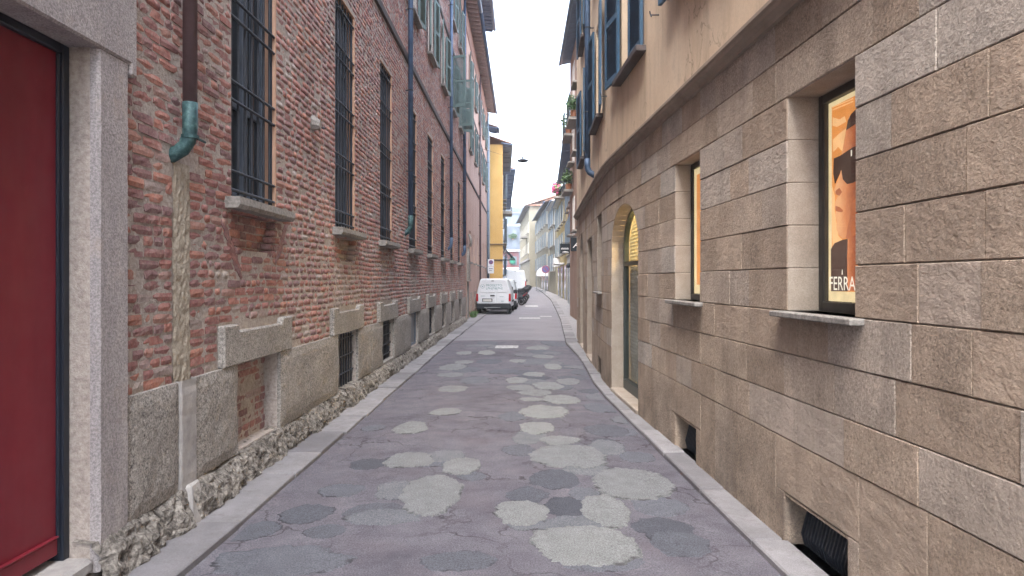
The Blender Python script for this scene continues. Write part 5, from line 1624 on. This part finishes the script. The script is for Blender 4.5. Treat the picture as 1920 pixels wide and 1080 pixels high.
# ================================================================== VEHICLES
def rr_section(y, hw0, hw1, z0, z1, bulge=.0, n=5, rc=.12):
    """cross-section ring: bottom half width, waist, roof"""
    zw = z0 + (z1 - z0) * .48
    pts = [(-hw0, z0), (-hw0 - bulge, z0 + .12), (-hw0 - bulge, zw)]
    pts += [(-hw1 - .0, z1 - rc), (-hw1 + rc * .35, z1 - rc * .3), (-hw1 + rc, z1)]
    return [(x, y, z) for x, z in pts] + [(-x, y, z) for x, z in pts[::-1]]
def wheel(T, x, y, r, wd, zc, n=20):
    mb = MB()
    rings = []
    for xx, q in ((-wd / 2, .72), (-wd / 2, .93), (-wd / 2 + .03, 1.0), (wd / 2 - .03, 1.0), (wd / 2, .93), (wd / 2, .72)):
        rings.append([(x + xx, y + r * q * math.cos(2 * math.pi * k / n), zc + r * q * math.sin(2 * math.pi * k / n)) for k in range(n)])
    mb.loft(rings); w_ = T.part('wheel', mb, 'rubber')
    mb = MB()
    for sx in (-1, 1):
        mb.add([(x + sx * (wd / 2 + .004), y + r * .66 * math.cos(2 * math.pi * k / n), zc + r * .66 * math.sin(2 * math.pi * k / n)) for k in range(n)] + [(x + sx * (wd / 2 - .02), y, zc)], [(k, (k + 1) % n, n) for k in range(n)])
    T.part('rim', mb, 'rim_metal', w_, normals=False)
def make_van(name, label, loc, rz, W, Hh, Lg, paint, lettering=False, windows=False, group=None):
    T = Thing(name, label, 'van', (0, 0, 0), group)
    hw = W / 2
    secs = [(0.0, hw - .06, hw - .22, .42, Hh - .05), (.04, hw - .02, hw - .17, .36, Hh - .01), (.35, hw, hw - .15, .34, Hh), (Lg * .45, hw, hw - .14, .34, Hh), (Lg * .58, hw, hw - .16, .34, Hh - .04),
            (Lg * .66, hw, hw - .2, .34, Hh - .22)]
    mb = MB(); rings = [rr_section(y, a, b, z0, z1) for y, a, b, z0, z1 in secs]
    mb.loft(rings); body = T.part('body', mb, paint, smooth=False, bevel=.02)
    # bonnet
    mb = MB(); zb_ = Hh * .57
    mb.loft([rr_section(Lg * .63, hw - .01, hw - .08, .34, zb_ + .05), rr_section(Lg * .8, hw - .02, hw - .1, .34, zb_ - .03), rr_section(Lg * .95, hw - .08, hw - .16, .34, zb_ - .17), rr_section(Lg, hw - .2, hw - .3, .4, zb_ - .33)]); T.part('bonnet', mb, paint, bevel=.02)
    mb = MB(); mb.add([(-hw + .24, Lg * .665, Hh - .24), (hw - .24, Lg * .665, Hh - .24), (hw - .12, Lg * .78, zb_ + .02), (-hw + .12, Lg * .78, zb_ + .02), (-hw + .24, Lg * .64, Hh - .26), (hw - .24, Lg * .64, Hh - .26), (hw - .12, Lg * .74, zb_), (-hw + .12, Lg * .74, zb_)], [(0, 1, 2, 3), (4, 5, 6, 7), (0, 3, 7, 4), (1, 2, 6, 5)]); T.part('windscreen', mb, 'pane')
    # rear doors, split 60/40 with a thin gap
    zl, zt = .50, Hh - .10
    lean = lambda z: -.012 - .0 + .05 * max(0, (z - Hh * .55)) / (Hh * .45)
    for x0, x1 in ((-hw + .1, .12), (.128, hw - .1)):
        mb = MB()
        taper = lambda x, z: x * (1 - .13 * max(0, (z - Hh * .5)) / (Hh * .5)) if abs(x) > .2 else x
        poly = [(x0, zl), (x1, zl), (x1, Hh * .5), (x1, zt), (x0, zt), (x0, Hh * .5)]
        vs = [(taper(x, z), lean(z) - .004, z) for x, z in poly] + [(taper(x, z), .06, z) for x, z in poly]
        mb.add(vs, [tuple(range(6)), tuple(range(6, 12))] + [(k, (k + 1) % 6, 6 + (k + 1) % 6, 6 + k) for k in range(6)])
        dr_ = T.part('rear_door', mb, paint, bevel=.015)
        if windows:
            mb = MB(); mb.add([(taper(x, z), lean(z) - .012, z) for x, z in [(x0 + .07, Hh * .6), (x1 - .07, Hh * .6), (x1 - .07, zt - .1), (x0 + .07, zt - .1)]], [(0, 1, 2, 3)]); T.part('glass', mb, 'pane', dr_)
        else:
            mb = MB(); xa, xb = x0 + .08, x1 - .08
            mb.add([(taper(x, z), lean(z) - .006, z) for x, z in [(xa, Hh * .60), (xb, Hh * .60), (xb, zt - .1), (xa, zt - .1)]] + [(taper(x, z), lean(z) - .014, z) for x, z in [(xa + .02, Hh * .60 + .02), (xb - .02, Hh * .60 + .02), (xb - .02, zt - .12), (xa + .02, zt - .12)]], [(4, 5, 6, 7), (0, 1, 5, 4), (1, 2, 6, 5), (2, 3, 7, 6), (3, 0, 4, 7)]); T.part('pressed_panel', mb, paint, dr_)
    mb = MB(); mb.box(-.16, .06, -.045, -.012, Hh * .50, Hh * .50 + .06); T.part('door_handle', mb, 'black_plastic', bevel=.01)
    mb = MB(); mb.box(-.10, .02, -.035, .0, zt - .035, zt); T.part('brake_light', mb, 'black_plastic')
    mb = MB(); mb.box(-.55, -.05, -.03, -.01, .60, .76); pl_ = T.part('plate_recess', mb, 'black_plastic')
    mb = MB(); mb.box(-.51, -.09, -.04, -.028, .615, .725); T.part('number_plate', mb, 'plate_white', pl_)
    # bumper
    mb = MB(); mb.loft([[(x, yb, z) for x, z in [(-hw + .02, .26), (hw - .02, .26), (hw - .0, .38), (hw - .02, .52), (-hw + .02, .52), (-hw, .38)]] for yb in (-.09, .25)]); bm_ = T.part('bumper', mb, 'black_plastic', bevel=.03)
    mb = MB(); mb.box(-.45, .35, -.105, -.088, .30, .34); T.part('bumper_strip', mb, 'grey_panel', bm_)
    for s in (-1, 1):
        mb = MB(); mb.loft([[(s * (hw - .105), yb, .62), (s * (hw - .005), yb + .02, .62), (s * (hw + .002), yb + .02, .8), (s * (hw - .01), yb + .02, Hh * .57), (s * (hw - .095), yb, Hh * .57)] for yb in (-.02, .10)]); T.part('tail_light', mb, 'tail_red', bevel=.008)
        mb = MB(); mb.box(s * hw + (-.0 if s > 0 else -.2), s * hw + (.2 if s > 0 else .0), Lg * .68, Lg * .68 + .1, Hh * .55, Hh * .55 + .2); T.part('wing_mirror', mb, 'black_plastic', bevel=.03)
        for yw in (Lg * .18, Lg * .82): wheel(T, s * (hw - .10), yw, .30, .19, .30)
        mb = MB(); mb.box(s * (hw + .002) - .012, s * (hw + .002) + .012, Lg * .25, Lg * .75, .56, .64); T.part('side_strip', mb, 'black_plastic')
        if True:
            mb = MB(); zz0, zz1 = Hh * .56, Hh - .24
            mb.add([(s * (hw + .004), Lg * .47, zz0), (s * (hw + .004), Lg * .68, zz0), (s * (hw - .14), Lg * .64, zz1), (s * (hw - .125), Lg * .47, zz1)], [(0, 1, 2, 3)]); T.part('side_window', mb, 'pane')
    if lettering:
        cz_ = Hh * .76
        yy = lambda z: lean(z) - .019
        mbt = text_mb('PROGETTO', .16, lambda x, y_, wd: (-.36 + x * .95, yy(cz_ + y_), cz_ + y_ + .03)); T.part('lettering', mbt, 'letter_teal', normals=False)
        mb = MB()
        for k in range(10):
            x = -.36 + .083 * k
            mb.add([(x, yy(cz_ - .1), cz_ - .12), (x + .018, yy(cz_), cz_ - .12), (x + .018, yy(cz_), cz_ - .02), (x, yy(cz_), cz_ - .02)], [(0, 1, 2, 3)])
            zz = cz_ - (.12, .04, .08)[k % 3]
            mb.add([(x + .018, yy(zz), zz), (x + .06, yy(zz), zz), (x + .06, yy(zz), zz + .018), (x + .018, yy(zz), zz + .018)], [(0, 1, 2, 3)])
            if k % 2: mb.add([(x + .045, yy(cz_), cz_ - .12), (x + .06, yy(cz_), cz_ - .12), (x + .06, yy(cz_), cz_ - .02), (x + .045, yy(cz_), cz_ - .02)], [(0, 1, 2, 3)])
        T.part('lettering', mb, 'letter_teal', normals=False)
        mb = MB(); N = 20
        ro, ri = ring(lambda a, b: (a, yy(b), b), -.54, cz_ + .03, .10, N), ring(lambda a, b: (a, yy(b), b), -.54, cz_ + .03, .085, N)
        mb.add(ro + ri, [(k, (k + 1) % N, N + (k + 1) % N, N + k) for k in range(N)]); mb.add(ring(lambda a, b: (a, yy(b), b), -.54, cz_ + .03, .03, 8), [tuple(range(8))])
        T.part('emblem', mb, 'letter_teal', normals=False)
        mb = MB(); mb.box(-.62, -.42, -.022, -.017, Hh * .5, Hh * .5 + .02); mb.box(.3, .5, -.022, -.017, Hh * .5 - .03, Hh * .5 - .015); mb.box(.38, .5, -.022, -.017, .62, .64); T.part('small_print', mb, 'letter_teal')
    T.e.location = loc; T.e.rotation_euler = (0, 0, rz)
    return T
make_van('delivery_van', 'small white delivery van with teal lettering on its rear doors', (-1.38, 34.0, .04), R(-2.2), 1.70, 1.74, 3.95, 'white_paint', True)
make_van('delivery_van', 'silver grey small van with red tail light parked ahead of the lettered van', (-1.12, 38.9, .03), R(-1), 1.70, 1.70, 3.9, 'silver_paint', False, True)
make_van('cargo_van', 'big pale blue white cargo van beyond the row of scooters', (-.55, 64.0, ground_z(64)), R(1), 1.95, 2.35, 5.2, 'white_paint', False, False)

def make_scooter(name, label, group):
    T = Thing(name, label, 'scooter', (0, 0, 0), group)
    for yy in (0, 1.28): wheel(T, 0, yy, .24, .11, .24, 14)
    mb = MB(); rings = []
    for y, hw, z0, z1 in ((-.12, .10, .50, .62), (.1, .17, .34, .74), (.35, .18, .26, .76), (.55, .15, .24, .70), (.62, .15, .22, .34), (.9, .15, .22, .32), (1.0, .16, .26, .5)):
        rings.append([(-hw, y, z0), (-hw * 1.1, y, (z0 + z1) / 2), (-hw * .7, y, z1), (hw * .7, y, z1), (hw * 1.1, y, (z0 + z1) / 2), (hw, y, z0)])
    mb.loft(rings); T.part('body', mb, 'sign_black', bevel=.01)
    mb = MB(); mb.loft([[(-w_, y, z - .06), (-w_ * .8, y, z), (w_ * .8, y, z), (w_, y, z - .06)] for y, w_, z in ((-.15, .10, .80), (.05, .15, .84), (.4, .16, .81), (.62, .09, .79))]); T.part('seat', mb, 'black_plastic')
    mb = MB(); mb.loft([[(-.17, y, z), (-.2, y + .03, z), (.2, y + .03, z), (.17, y, z)] for y, z in ((.98, .30), (1.03, .6), (1.0, .86), (.96, 1.0))]); T.part('leg_shield', mb, 'sign_black', bevel=.01)
    mb = MB(); mb.tube([(0, 1.28, .24), (0, 1.12, .6), (0, 1.0, .98)], .03, 6); mb.tube([(-.32, .92, 1.04), (0, 1.0, 1.0), (.32, .92, 1.04)], .02, 6); T.part('handlebar', mb, 'iron')
    for s in (-1, 1):
        mb = MB(); mb.tube([(s * .25, .95, 1.03), (s * .33, .97, 1.24)], .008, 5); mb.box(s * .33 - .05, s * .33 + .05, .95, .975, 1.2, 1.29); T.part('mirror', mb, 'black_plastic')
    mb = MB(); mb.box(-.13, .13, 1.04, 1.1, .88, 1.02); T.part('headlight', mb, 'rim_metal', bevel=.02)
    mb = MB(); mb.add([(-.2, 1.04, 1.02), (.2, 1.04, 1.02), (.16, .95, 1.42), (-.16, .95, 1.42)], [(0, 1, 2, 3)]); T.part('windscreen', mb, 'pane_pale')
    mb = MB(); mb.box(-.17, .17, -.38, -.06, .84, 1.08); T.part('top_box', mb, 'black_plastic', bevel=.03)
    mb = MB(); mb.box(-.06, .06, -.16, -.12, .6, .68); T.part('tail_light', mb, 'tail_red')
    return T
def copy_tree(o, parent=None):
    c = o.copy(); COL.objects.link(c); c.parent = parent
    for ch in list(o.children): copy_tree(ch, c)
    return c
sc0 = make_scooter('scooter', 'dark scooter parked slantwise in the row ahead of the vans', 'scooters parked in a row').e
spots = [(.0, 44.4), (.12, 46.0), (.06, 47.7), (.24, 49.5), (.2, 51.6), (.38, 54.0), (.3, 56.6)]
for k, (x, y) in enumerate(spots):
    o = sc0 if k == 0 else copy_tree(sc0)
    o.location = (x, y, ground_z(y) + .03); o.rotation_euler = (0, 0, R(62 + 5 * ((k * 3) % 4)))

# ================================================================== AIR
hz_m = bpy.data.materials.new('pale_air'); hz_m.use_nodes = True
ht = hz_m.node_tree; ht.nodes.remove(ht.nodes['Principled BSDF'])
pv = ht.nodes.new('ShaderNodeVolumePrincipled'); pv.inputs['Color'].default_value = (.86, .92, 1, 1); pv.inputs['Density'].default_value = .0011
ht.links.new(pv.outputs[0], ht.nodes['Material Output'].inputs['Volume'])
mb = MB(); mb.box(-70, 20, -12, 190, -2.2, 24)
hzo = solo('haze', mb, hz_m, kind='stuff')
